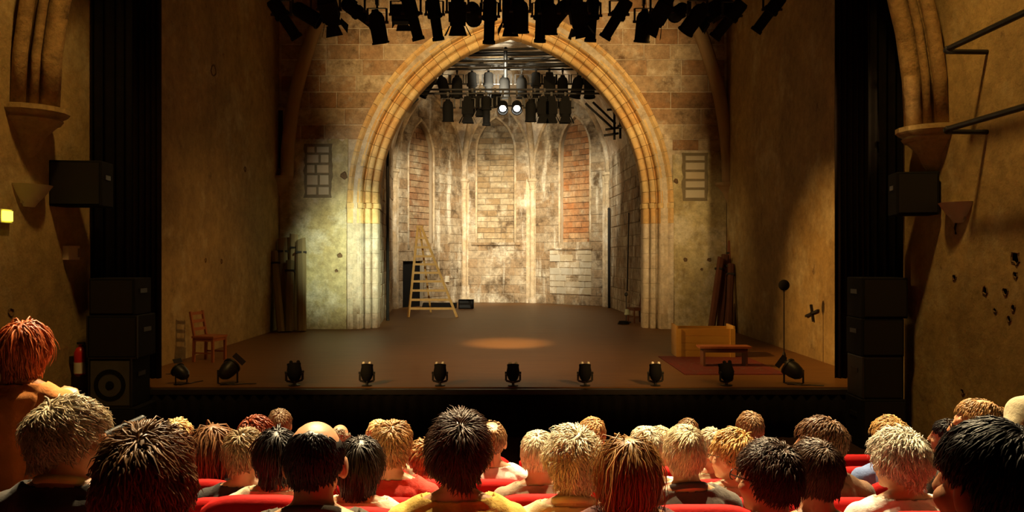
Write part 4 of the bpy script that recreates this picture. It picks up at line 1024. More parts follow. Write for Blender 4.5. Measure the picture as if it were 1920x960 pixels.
r = empty('emergency_light', (XL + 0.03, d, CZ + (480 - 405) / FPX * d), label='glowing yellow-green emergency light on the left hall wall', cat='exit light')
MB().box((0, 0, 0), (0.06, 0.22, 0.16)).build('case', M['paper'], r); MB().box((0.035, 0, 0), (0.03, 0.18, 0.12)).build('lit_panel', M['exit'], r)
d = XL * FPX / (132 - 960)
r = empty('junction_box', (XL + 0.04, d, CZ + (480 - 474) / FPX * d), label='white junction box on the left hall wall below the speaker', cat='junction box')
MB().box((0, -0.05, 0), (0.08, 0.28, 0.19)).build('case', M['white'], r); MB().box((0.05, 0.10, 0.0), (0.05, 0.12, 0.12)).build('cover', mat('grey_cover', (0.25, 0.2, 0.13), 0.6), r)
d = 10.35
r = empty('fire_extinguisher', (XL + 0.14, d + 0.6, CZ + (480 - 702) / FPX * (d + 0.6)), label='red fire extinguisher with a white label on the left hall wall', cat='extinguisher')
MB().lathe([(0, 0), (0.07, 0), (0.078, 0.02), (0.078, 0.30), (0.05, 0.36), (0.02, 0.38), (0.02, 0.42), (0, 0.42)], 16).build('cylinder', M['red'], r, smooth=True)
MB().lathe([(0.079, 0.02), (0.0805, 0.02), (0.0805, 0.17), (0.079, 0.17)], 16).build('label_band', M['paper'], r, smooth=True)
MB().box((0.02, -0.02, 0.43), (0.10, 0.03, 0.03)).build('handle', M['black'], r); MB().tube([(0.03, 0, 0.40), (0.09, 0, 0.36), (0.095, 0, 0.12)], 0.012, 8).build('hose', M['black'], r)
MB().box((-0.10, 0, 0.2), (0.07, 0.06, 0.1)).build('wall_hook', M['steel'], r)

# wall rails on the right wall
for (y0, y1, yb, lab) in ((92, 25, 97, 'upper black pipe rail along the right hall wall'), (242, 203, 249, 'lower black pipe rail along the right hall wall')):
    d0 = 9.39; a = P(1777, y0, d0); X = a.x
    r = empty('wall_rail', a, label=lab, cat='rail')
    MB().tube([(0, 0, 0), (0, -9.0, 0)], 0.035, 10).build('rail', M['black'], r, smooth=True)
    for yy in (0.0,): MB().tube([(-0.02, yy, -0.03), (XR - X + 0.02, yy, -0.035)], 0.030, 8).build('bracket_arm', M['black'], r, smooth=True)
    MB().sphere((0, 0, -0.01), 0.05, 10, 8).build('end_clamp', M['black'], r, smooth='all')

# hand rail on the left aisle
r = empty('aisle_handrail', P(162, 832, 3.05), label='dark handrail rising beside the grey curly-haired person', cat='handrail')
o0 = P(162, 832, 3.05); e0 = P(266, 786, 3.45) - o0
MB().tube([Vector(), e0], 0.016, 10).sphere(e0, 0.018, 8, 6).build('rail', M['black'], r, smooth=True)
MB().tube([e0 * 0.92, Vector((e0.x * 0.92, e0.y * 0.92, 0.50 - o0.z))], 0.014, 8).build('post', M['black'], r, smooth=True)
MB().tube([e0 * 0.02, Vector((e0.x * 0.02, e0.y * 0.02, 0.66 - o0.z))], 0.014, 8).build('post', M['black'], r, smooth=True)
# ---------------------------------------------------------------- people
def ellipsoid(mb, c, r, n=14, m=10, R=None):
    tmp = MB().sphere((0, 0, 0), r, n, m)
    vs = [(R @ Vector(v) if R else Vector(v)) + Vector(c) for v in tmp.v]
    mb.add(vs, tmp.f)
def capsule(mb, a, b, ra, rb, n=12):
    a, b = Vector(a), Vector(b); d = (b - a).normalized(); pts = []; rr = []
    for k in range(4):
        t = PI / 2 * (k / 4); pts.append(a - d * ra * math.cos(t)); rr.append(max(0.001, ra * math.sin(t)))
    pts.append(a); rr.append(ra); pts.append(b); rr.append(rb)
    for k in range(1, 5):
        t = PI / 2 * (k / 4); pts.append(b + d * rb * math.sin(t)); rr.append(max(0.001, rb * math.cos(t)))
    mb.tube(pts, rr, n)

HEADC = Vector((0, 0.015, 1.168))
def head_matrix(yaw, pitch, base=HEADC):
    return Matrix.Translation(base) @ Euler((math.radians(pitch), 0, math.radians(yaw)), 'XYZ').to_matrix().to_4x4()

def body_shape(yaw=0, pitch=0, pose='sit', dz=0.0):
    """one closed figure made of overlapping solids, fused by a voxel remesh; returns mesh and the bones used to dress it"""
    mb = MB(); bones = []
    hip_z = 0.53 if pose != 'stand' else 0.92
    up = hip_z - 0.53
    U = Vector((0, 0, up))
    # trunk
    prof = [(0.02, 0.44), (0.13, 0.45), (0.172, 0.50), (0.170, 0.56), (0.150, 0.66), (0.158, 0.76), (0.176, 0.86), (0.182, 0.93), (0.155, 0.985), (0.09, 1.025), (0.058, 1.06), (0.02, 1.07)]
    n = 20; base = len(mb.v)
    for (r, z) in prof:
        for k in range(n):
            t = 2 * PI * k / n; mb.v.append((r * math.cos(t), -0.01 + max(r * 0.68, min(r, 0.05)) * math.sin(t) - 0.03 * max(0, (z - 0.6)), z + up))
    for i in range(len(prof) - 1):
        for k in range(n):
            a = base + i * n + k; b = base + i * n + (k + 1) % n; mb.f.append((a, b, b + n, a + n)); mb.m.append(0)
    mb.f.append(tuple(base + k for k in reversed(range(n)))); mb.m.append(0)
    e = base + (len(prof) - 1) * n; mb.f.append(tuple(e + k for k in range(n))); mb.m.append(0)
    bones += [('torso', Vector((0, -0.01, 0.50)) + U, Vector((0, -0.02, 0.97)) + U, 0.13)]
    # neck and head
    Hm = head_matrix(yaw, pitch, HEADC + U)
    H = lambda p: Hm @ Vector(p)
    R3 = Hm.to_3x3()
    capsule(mb, Vector((0, -0.03, 1.0)) + U, H((0, -0.025, -0.06)), 0.060, 0.054)
    bones.append(('head', Vector((0, -0.03, 1.055)) + U, H((0, 0, 0.02)), 0.06))
    ellipsoid(mb, H((0, -0.014, 0.024)), (0.076, 0.097, 0.094), R=R3)
    ellipsoid(mb, H((0, 0.026, -0.045)), (0.058, 0.068, 0.076), R=R3)
    ellipsoid(mb, H((0, 0.066, -0.098)), (0.030, 0.026, 0.024), R=R3)
    capsule(mb, H((0, 0.090, 0.014)), H((0, 0.112, -0.026)), 0.011, 0.015, 8)
    capsule(mb, H((-0.036, 0.078, 0.026)), H((0.036, 0.078, 0.026)), 0.014, 0.014, 8)
    for s in (-1, 1):
        ellipsoid(mb, H((s * 0.038, 0.060, -0.034)), (0.026, 0.030, 0.028), R=R3)
        ellipsoid(mb, H((s * 0.080, -0.006, -0.012)), (0.013, 0.024, 0.036), R=R3)
        ellipsoid(mb, H((s * 0.012, 0.106, -0.030)), (0.010, 0.010, 0.009), R=R3)
    capsule(mb, H((-0.018, 0.091, -0.058)), H((0.018, 0.091, -0.058)), 0.010, 0.010, 8)
    capsule(mb, H((-0.014, 0.088, -0.072)), H((0.014, 0.088, -0.072)), 0.010, 0.010, 8)
    # shoulders and arms
    for s in (-1, 1):
        sh = Vector((s * 0.180, -0.025, 0.950)) + U
        capsule(mb, Vector((s * 0.02, -0.03, 1.035)) + U, sh + Vector((-s * 0.02, 0, 0.008)), 0.046, 0.054)
        if pose == 'stand' and s > 0:
            el, wr = sh + Vector((0.07, 0.08, -0.25)), sh + Vector((-0.09, 0.22, -0.07))
        elif pose == 'stand':
            el, wr = sh + Vector((-0.07, -0.04, -0.28)), sh + Vector((-0.06, 0.12, -0.48))
        elif pose == 'raise' and s < 0:
            el, wr = Vector((-0.25, 0.10, 0.74)) + U, Vector((-0.20, 0.28, 0.93)) + U
        elif pose == 'raise':
            el, wr = Vector((0.25, 0.08, 0.72)) + U, Vector((-0.02, 0.30, 0.80)) + U
        else:
            el, wr = Vector((s * 0.212, 0.01, 0.70)) + U, Vector((s * 0.11, 0.24, 0.645)) + U
        capsule(mb, sh, el, 0.058, 0.044); capsule(mb, el, wr, 0.043, 0.028)
        bones += [('arm', sh, el, 0.052), ('arm', el, el.lerp(wr, 0.9), 0.036)]
        # hand: palm, four fingers of different lengths, thumb at the side
        d = (wr - el).normalized()
        if pose == 'raise' and s < 0: d = (d * 0.4 + Vector((-0.15, 0.1, 0.9))).normalized()
        side = d.cross(Vector((0, 0, 1))); side = side.normalized() if side.length > 0.1 else Vector((1, 0, 0))
        if pose == 'raise' and s < 0: side = Vector((0.35, 0.93, 0)).normalized()
        nrm = side.cross(d).normalized()
        pc = wr + d * 0.055
        Rm = Matrix((side, d, nrm)).transposed()
        ellipsoid(mb, pc, (0.041, 0.052, 0.017), R=Rm)
        bones.append(('hand', wr + d * 0.02, wr + d * 0.17, 0.03))
        for i, (off, ln) in enumerate(((-0.031, 0.066), (-0.0105, 0.078), (0.0105, 0.074), (0.031, 0.058))):
            a = pc + side * off + d * 0.038; b = a + d * ln * 0.5 - nrm * 0.004; c = b + d * ln * 0.46 - nrm * 0.022
            capsule(mb, a, b, 0.0098, 0.0092, 8); capsule(mb, b, c, 0.0092, 0.0078, 8)
        sgn = -s if not (pose == 'raise' and s < 0) else 1
        a = pc - d * 0.025 + side * sgn * 0.030; b = a + d * 0.035 + side * sgn * 0.026 - nrm * 0.008; c = b + d * 0.030 + side * sgn * 0.004 - nrm * 0.010
        capsule(mb, a, b, 0.0135, 0.011, 8); capsule(mb, b, c, 0.011, 0.009, 8)
    # legs
    for s in (-1, 1):
        hp = Vector((s * 0.092, 0.0, 0.515)) + U
        if pose == 'stand':
            kn = Vector((s * 0.10, 0.10 * s + 0.02, 0.49)); an = Vector((s * 0.10, 0.16 * s - 0.05, 0.085))
        else:
            kn = Vector((s * 0.115, 0.42, 0.505)); an = Vector((s * 0.125, 0.40, 0.085))
        capsule(mb, hp, kn, 0.088, 0.058); capsule(mb, kn, an, 0.058, 0.040)
        ellipsoid(mb, kn.lerp(an, 0.28) + Vector((0, -0.018, 0)), (0.052, 0.055, 0.10))
        capsule(mb, an + Vector((0, -0.03, -0.045)), an + Vector((s * 0.01, 0.15, -0.052)), 0.036, 0.030)
        bones += [('leg', hp, kn, 0.075), ('leg', kn, an + Vector((0, 0, 0.03)), 0.05), ('foot', an + Vector((0, -0.03, -0.045)), an + Vector((0, 0.16, -0.05)), 0.036)]
    me = mb.mesh('person_solids', fix=False)
    o = bpy.data.objects.new('person_solids', me); COL.objects.link(o)
    rm = o.modifiers.new('remesh', 'REMESH'); rm.mode = 'VOXEL'; rm.voxel_size = 0.0088
    sm = o.modifiers.new('smooth', 'SMOOTH'); sm.factor = 0.5; sm.iterations = 3
    dg = bpy.context.evaluated_depsgraph_get(); dg.update()
    out = bpy.data.meshes.new_from_object(o.evaluated_get(dg))
    bpy.data.objects.remove(o); bpy.data.meshes.remove(me)
    out.name = 'body'
    out.polygons.foreach_set('use_smooth', [True] * len(out.polygons))
    return out, bones, Hm

def classify(co, bones):
    best = np.full(len(co), 1e9); lab = np.zeros(len(co), int); names_ = ['torso', 'head', 'arm', 'hand', 'leg', 'foot']
    for (nm, a, b, r) in bones:
        a = np.array(a); b = np.array(b); d = b - a; t = np.clip(((co - a) @ d) / (d @ d), 0, 1)
        q = np.linalg.norm(co - (a + t[:, None] * d), axis=1) - r
        k = q < best; best[k] = q[k]; lab[k] = names_.index(nm)
    return lab

def shell(me, sel_v, off, name, wr=0.004, seed=0):
    """garment: the part of the figure under it, offset outwards, with a rim turned in at its edges"""
    n = len(me.vertices); co = np.zeros(n * 3); me.vertices.foreach_get('co', co); co = co.reshape(-1, 3)
    no = np.zeros(n * 3); me.vertices.foreach_get('normal', no); no = no.reshape(-1, 3)
    faces = [tuple(p.vertices) for p in me.polygons if all(sel_v[v] for v in p.vertices)]
    used = sorted({v for f in faces for v in f}); idx = {v: i for i, v in enumerate(used)}
    c = co[used]; nn = no[used]
    w_ = wr * (np.sin(c[:, 0] * 31 + c[:, 2] * 23 + seed) + np.sin(c[:, 1] * 37 - c[:, 2] * 41 + 1.3 * seed) + np.sin((c[:, 0] + c[:, 1]) * 63 + seed)) / 2
    vs = c + nn * (off + np.maximum(w_, -off * 0.5))[:, None]
    fs = [tuple(idx[v] for v in f) for f in faces]
    edges = {}
    for f in fs:
        for i in range(len(f)):
            a, b = f[i], f[(i + 1) % len(f)]; edges[(a, b)] = 1
    bnd = [(a, b) for (a, b) in edges if (b, a) not in edges]
    rim = {}; extra = []
    for (a, b) in bnd:
        for v in (a, b):
            if v not in rim: rim[v] = len(vs) + len(extra); extra.append(c[v] - nn[v] * 0.004)
    fs += [(b, a, rim[a], rim[b]) for (a, b) in bnd]
    m = bpy.data.meshes.new(name); allv = np.vstack([vs, np.array(extra)]) if extra else vs
    m.from_pydata(allv.tolist(), [], fs); m.polygons.foreach_set('use_smooth', [True] * len(fs)); m.update()
    return m

VAR = {}
def variant(yaw, pitch, pose):
    key = (yaw, pitch, pose)
    if key in VAR: return VAR[key]
    me, bones, Hm = body_shape(yaw, pitch, pose)
    n = len(me.vertices); co = np.zeros(n * 3); me.vertices.foreach_get('co', co); co = co.reshape(-1, 3)
    lab = classify(co, bones); up = 0.39 if pose == 'stand' else 0.0
    collar = 1.035 + up - 0.45 * np.maximum(0, co[:, 1]) + 0.10 * np.maximum(0, -co[:, 1] - 0.04)
    waist = 0.545 + up
    neck = (co[:, 2] < collar)
    tors = (lab == 0) | (lab == 2) | ((lab == 1) & (co[:, 2] < 1.05 + up))
    sh = tors & neck & ((co[:, 2] > waist - 0.03) | (lab == 2))
    tr = ((lab == 4) | ((lab == 0) & (co[:, 2] < waist + 0.02)))
    ft = lab == 5
    d = dict(body=me, shirt=shell(me, sh, 0.012, 'shirt', seed=abs(yaw)), trousers=shell(me, tr, 0.008, 'trousers', 0.003), shoes=[shell(me, ft & (co[:, 0] * s > 0), 0.006, 'shoe', 0.0) for s in (-1, 1)], Hm=Hm, up=up, bones=bones)
    # collar ring
    zc = 1.04 + up
    mb = MB(); pts = []
    for k in range(25):
        t = 2 * PI * k / 24; pts.append(Vector((0.071 * math.cos(t), -0.035 + 0.068 * math.sin(t), zc + 0.004 - 0.028 * math.sin(t))))
    mb.tube(pts, [0.014] * 25, 8, cap=False); d['collar'] = mb.mesh('collar', smooth='all')
    VAR[key] = d; return d

# ---------------------------------------------------------------- hair
def hairline(phi):
    """lowest height (unit sphere) where hair grows at azimuth phi from the face"""
    return np.interp(np.abs(phi), [0, 0.6, 1.15, 1.5, 1.75, 2.2, PI], [0.52, 0.42, 0.18, 0.02, -0.30, -0.58, -0.66])
HR = np.array([0.077, 0.099, 0.096]); HC = np.array([0, -0.014, 0.026])
def hair_mesh(style, seed=0, near=True):
    rs = np.random.RandomState(seed)
    S_ = dict(
        short=dict(vol=0.008, ln=0.040, grav=0.30, lift=0.15, curl=0.0, end=-9, nl=1.0),
        tousled=dict(vol=0.013, ln=0.050, grav=0.20, lift=0.35, curl=0.004, end=-9, nl=1.0),
        spiky=dict(vol=0.020, ln=0.065, grav=0.10, lift=0.50, curl=0.004, end=-9, nl=1.0),
        curly=dict(vol=0.017, ln=0.060, grav=0.30, lift=0.25, curl=0.010, end=-0.14, nl=1.0),
        fluffy=dict(vol=0.022, ln=0.070, grav=0.3, lift=0.3, curl=0.006, end=-0.16, nl=1.0),
        bob=dict(vol=0.010, ln=0.24, grav=0.9, lift=0.06, curl=0.0, end=-0.135, nl=1.0),
        long=dict(vol=0.016, ln=0.32, grav=1.0, lift=0.12, curl=0.010, end=-0.24, nl=1.0),
        medium=dict(vol=0.010, ln=0.12, grav=0.65, lift=0.08, curl=0.002, end=-0.13, nl=1.0),
        bald=dict(vol=0.005, ln=0.026, grav=0.4, lift=0.10, curl=0.0, end=-9, nl=0.7),
        thin=dict(vol=0.006, ln=0.03, grav=0.3, lift=0.15, curl=0.0, end=-9, nl=0.9))[style]
    V = []; Fc = []
    def hairy(v):
        phi = np.arctan2(v[:, 0], v[:, 1]); ok = v[:, 2] > hairline(phi)
        if style == 'bald': ok &= (v[:, 2] < 0.42 - 0.35 * np.cos(phi)) & (np.abs(phi) > 1.2) & ~((v[:, 2] > 0.30) & (np.abs(phi) < 2.2))
        if style == 'thin': ok &= ~((v[:, 2] > 0.62) & (v[:, 1] < 0.3) & (np.abs(v[:, 0]) < 0.42))
        return ok
    # cap
    nu, nv = (36, 22) if near else (20, 13)
    th = PI * (np.arange(nv + 1) / nv); ph = 2 * PI * np.arange(nu) / nu
    T, Ph = np.meshgrid(th, ph, indexing='ij')
    v = np.stack([np.sin(T) * np.sin(Ph), np.sin(T) * np.cos(Ph), np.cos(T)], -1).reshape(-1, 3)
    hv = hairy(v).astype(float).reshape(nv + 1, nu)
    for _ in range(1): hv = (hv + np.roll(hv, 1, 1) + np.roll(hv, -1, 1) + np.vstack([hv[:1], hv[:-1]]) + np.vstack([hv[1:], hv[-1:]])) / 5
    off = np.where(hv.reshape(-1) > 0.01, hv.reshape(-1) * S_['vol'] * 0.75 - 0.006 * (1 - hv.reshape(-1)), -0.010)
    nz = 1 + 0.15 * np.sin(v[:, 0] * 9 + seed) * np.sin(v[:, 1] * 8 + 2 * seed) * np.sin(v[:, 2] * 7)
    V.append(HC + v * HR + v * (off * nz)[:, None])
    for i in range(nv):
        for k in range(nu):
            a = i * nu + k; b = i * nu + (k + 1) % nu; Fc.append((a, a + nu, b + nu, b))
    nbase = len(v)
    # locks
    N = int({2: 2600, 1: 1000, 0: 450}[int(near)] * S_['nl']); nseg = 4
    i = np.arange(N * 2) + 0.5; z = 1 - 2 * i / (N * 2); p_ = PI * (1 + 5 ** 0.5) * i
    r = np.sqrt(1 - z * z); roots = np.stack([r * np.cos(p_), r * np.sin(p_), z], -1) + rs.normal(0, 0.03, (N * 2, 3))
    roots /= np.linalg.norm(roots, axis=1)[:, None]; roots = roots[hairy(roots)]
    n = len(roots); W = np.array([0.12, -0.50, 0.86]); W /= np.linalg.norm(W)
    ln = S_['ln'] * rs.uniform(0.75, 1.2, n); pos = HC + roots * HR * (1.0 + 0.0); wd = {2: 0.0034, 1: 0.0055, 0: 0.009}[int(near)] * (1.2 if style in ('curly', 'fluffy', 'long') else 1.0)
    dirn = roots; ph0 = rs.uniform(0, 2 * PI, n); fr_ = rs.uniform(28, 46, n)
    rings = []; P_ = pos + roots * S_['vol'] * 0.35; lowf = np.sin(roots[:, 0] * 4 + seed) * np.sin(roots[:, 2] * 5 + 2 * seed) + 0.6 * np.sin(roots[:, 1] * 7 + seed * 3) * np.sin(roots[:, 0] * 8 + seed)
    vol = S_['vol'] * rs.uniform(0.7, 1.2, n) * (1 + 0.45 * lowf); ln = ln * (1 + 0.25 * lowf)
    tuft = np.ones(n)
    if style == 'spiky': tuft = 1 + 0.9 * np.exp(-((roots - np.array([0.15, 0.2, 0.96])) ** 2).sum(1) / 0.08)
    path = [P_.copy()]
    for s in range(nseg):
        rel = (P_ - HC) / HR; u = rel / np.linalg.norm(rel, axis=1)[:, None]
        tang = (u @ W)[:, None] * u - W; tl = np.linalg.norm(tang, axis=1)[:, None]; tang = tang / np.maximum(tl, 0.15)
        g = np.array([0, 0, -1.0]); gt = g - (u @ g)[:, None] * u
        lift = S_['lift'] * (1 - s / nseg) + (0.0 if s else 0.2)
        d = tang * (1 - S_['grav']) + (gt * 0.7 + g * 0.5) * S_['grav'] + u * lift + rs.normal(0, 0.16, (n, 3))
        d /= np.linalg.norm(d, axis=1)[:, None]
        P_ = P_ + d * (ln * tuft / nseg)[:, None]
        rel = P_ - HC; sc_ = rel / (HR + vol[:, None]); rad = np.linalg.norm(sc_, axis=1); low = (P_[:, 2] < HC[2] - 0.05)
        need = (rad < 1.0) & ~low; P_[need] = HC + rel[need] / rad[need][:, None]
        if low.any():
            xy = np.stack([P_[:, 0] / (HR[0] + vol), (P_[:, 1] + 0.02) / (HR[1] * 0.85 + vol)], -1); rxy = np.linalg.norm(xy, axis=1); k = low & (rxy < 0.86)
            f = 0.86 / np.maximum(rxy[k], 0.05); P_[k, 0] *= f; P_[k, 1] = (P_[k, 1] + 0.02) * f - 0.02
        if S_['end'] > -1: P_[:, 2] = np.maximum(P_[:, 2], S_['end'] + rs.uniform(-0.012, 0.012, n))
        path.append(P_.copy())
    path = np.stack(path, 1)                         # n, nseg+1, 3
    tg = np.gradient(path, axis=1); tg /= np.maximum(np.linalg.norm(tg, axis=2), 1e-6)[..., None]
    rad = (path - HC) / np.linalg.norm(path - HC, axis=2)[..., None]
    side = np.cross(tg, rad); side /= np.maximum(np.linalg.norm(side, axis=2), 1e-6)[..., None]; outv = np.cross(side, tg)
    if S_['curl']:
        s_ = np.arange(nseg + 1)[None, :] / nseg; a = ph0[:, None] + s_ * 7.0
        path = path + side * (S_['curl'] * s_ * np.cos(a))[..., None] + outv * (S_['curl'] * s_ * (0.6 + np.sin(a)))[..., None]
    wprof = wd * np.array([0.9, 1.0, 1.0, 0.85, 0.6, 0.15])[:nseg + 1] if nseg == 5 else wd * np.array([0.9, 1.0, 0.9, 0.65, 0.15])
    ring = np.stack([path + side * wprof[None, :, None], path - side * wprof[None, :, None], path + outv * (wprof * 0.7)[None, :, None]], 2)   # n, seg+1, 3, 3
    V.append(ring.reshape(-1, 3)); st = (nseg + 1) * 3
    for q in range(n):
        b0 = nbase + q * st
        for s in range(nseg):
            for k in range(3):
                a = b0 + s * 3 + k; b = b0 + s * 3 + (k + 1) % 3; Fc.append((a, b, b + 3, a + 3))
    me = bpy.data.meshes.new('hair'); me.from_pydata(np.vstack(V).tolist(), [], Fc)
    me.polygons.foreach_set('use_smooth', [True] * len(Fc)); me.update(); return me

HAIRMAT = {}
def hair_mat(c):
    if c not in HAIRMAT: HAIRMAT[c] = mat('hair', c, 0.42, island=0.38, spec=0.35)
    return HAIRMAT[c]
CLOTH = {}
def cloth(c):
    if c not in CLOTH: CLOTH[c] = mat('cloth', c, 0.85, tuple(x * 0.8 for x in c), 7, 0.25, 40, obj=True, sheen=0.1)
    return CLOTH[c]
SKIN = {}
def skin(c):
    if c not in SKIN:
        SKIN[c] = mat('skin', c, 0.45, (c[0] * 0.85, c[1] * 0.75, c[2] * 0.7), 9, 0.08, 90, obj=True); SKIN[c].node_tree.nodes['Principled BSDF'].inputs['Subsurface Weight'].default_value = 0.0
    return SKIN[c]
M['eye'] = mat('eye_white', (0.75, 0.72, 0.66), 0.2); M['iris'] = mat('iris', (0.05, 0.03, 0.02), 0.15)
eye_me = None
def put(name, me, m, parent, loc=None, mtx=None):
    o = bpy.data.objects.new(name, me); link(o, parent)
    if len(me.materials) == 0: me.materials.append(None)
    o.material_slots[0].link = 'OBJECT'; o.material_slots[0].material = m
    if mtx is not None: o.matrix_local = mtx
    return o
def glasses_mesh():
    mb = MB()
    for s in (-1, 1):
        pts = [Vector((s * 0.034 + 0.026 * math.cos(t), 0.112, 0.004 + 0.019 * math.sin(t))) for t in [2 * PI * k / 16 for k in range(17)]]
        mb.tube(pts, 0.0022, 6, cap=False); mb.tube([(s * 0.060, 0.110, 0.008), (s * 0.080, 0.06, 0.010), (s * 0.090, -0.01, 0.008), (s * 0.088, -0.03, -0.012)], 0.0022, 6)
    mb.tube([(-0.009, 0.113, 0.006), (0, 0.117, 0.009), (0.009, 0.113, 0.006)], 0.002, 6)
    return mb.mesh('glasses', smooth='all')
GL = None
JIT = 0
RAND = random.Random(3)
def person(px, top, depth, floor, hair, hcol, shirt, label, yaw=0, pitch=0, pose='sit', skincol=(0.62, 0.34, 0.19), specs=False, collar=None, turn=0, wide=1.0, tcol=(0.02, 0.02, 0.025), near=None, X=None):
    global eye_me, GL, JIT
    near = (2 if depth < 3.3 else 1) if near is None else 0
    V_ = variant(yaw, pitch, pose); JIT += 1
    if turn == 0: turn = RAND.uniform(-8, 8)
    ztop = CZ + (480 - top) / FPX * depth
    hm = hair_mesh(hair, seed=JIT * 3 + 1, near=near)
    hz = np.zeros(len(hm.vertices) * 3); hm.vertices.foreach_get('co', hz); hz = hz.reshape(-1, 3)
    full = HEADC.z + V_['up'] + max(0.116, np.percentile(hz[:, 2], 99.0) if hair not in ('bald', 'thin') else 0.116)
    s = (ztop - floor) / full
    r = empty('person', ((px - 960) / FPX * depth if X is None else X, depth, floor), (0, 0, math.radians(turn)), label, 'person', 'audience', (s * wide, s * wide, s))
    put('body', V_['body'], skin(skincol), r)
    put('shirt', V_['shirt'], cloth(shirt), r); put('trousers', V_['trousers'], cloth(tcol), r)
    for m_ in V_['shoes']: put('shoe', m_, M['blackmatte'], r)
    if collar: put('collar', V_['collar'], cloth(collar), r)
    h = put('hair', hm, hair_mat(hcol), r, mtx=V_['Hm'])
    if eye_me is None:
        mb = MB().sphere((0, 0, 0), 0.0118, 10, 8); eye_me = mb.mesh('eye', smooth='all'); eye_me.materials.append(M['eye'])
        eye_me.materials.append(M['iris'])
        for p in eye_me.polygons:
            if p.center.y > 0.0095: p.material_index = 1
    for q in (-1, 1):
        e = bpy.data.objects.new('eye', eye_me); link(e, r); e.matrix_local = V_['Hm'] @ Matrix.Translation((q * 0.033, 0.0660, 0.002))
    if specs:
        if GL is None: GL = glasses_mesh()
        put('glasses', GL, M['glass'], r, mtx=V_['Hm'])
    return r

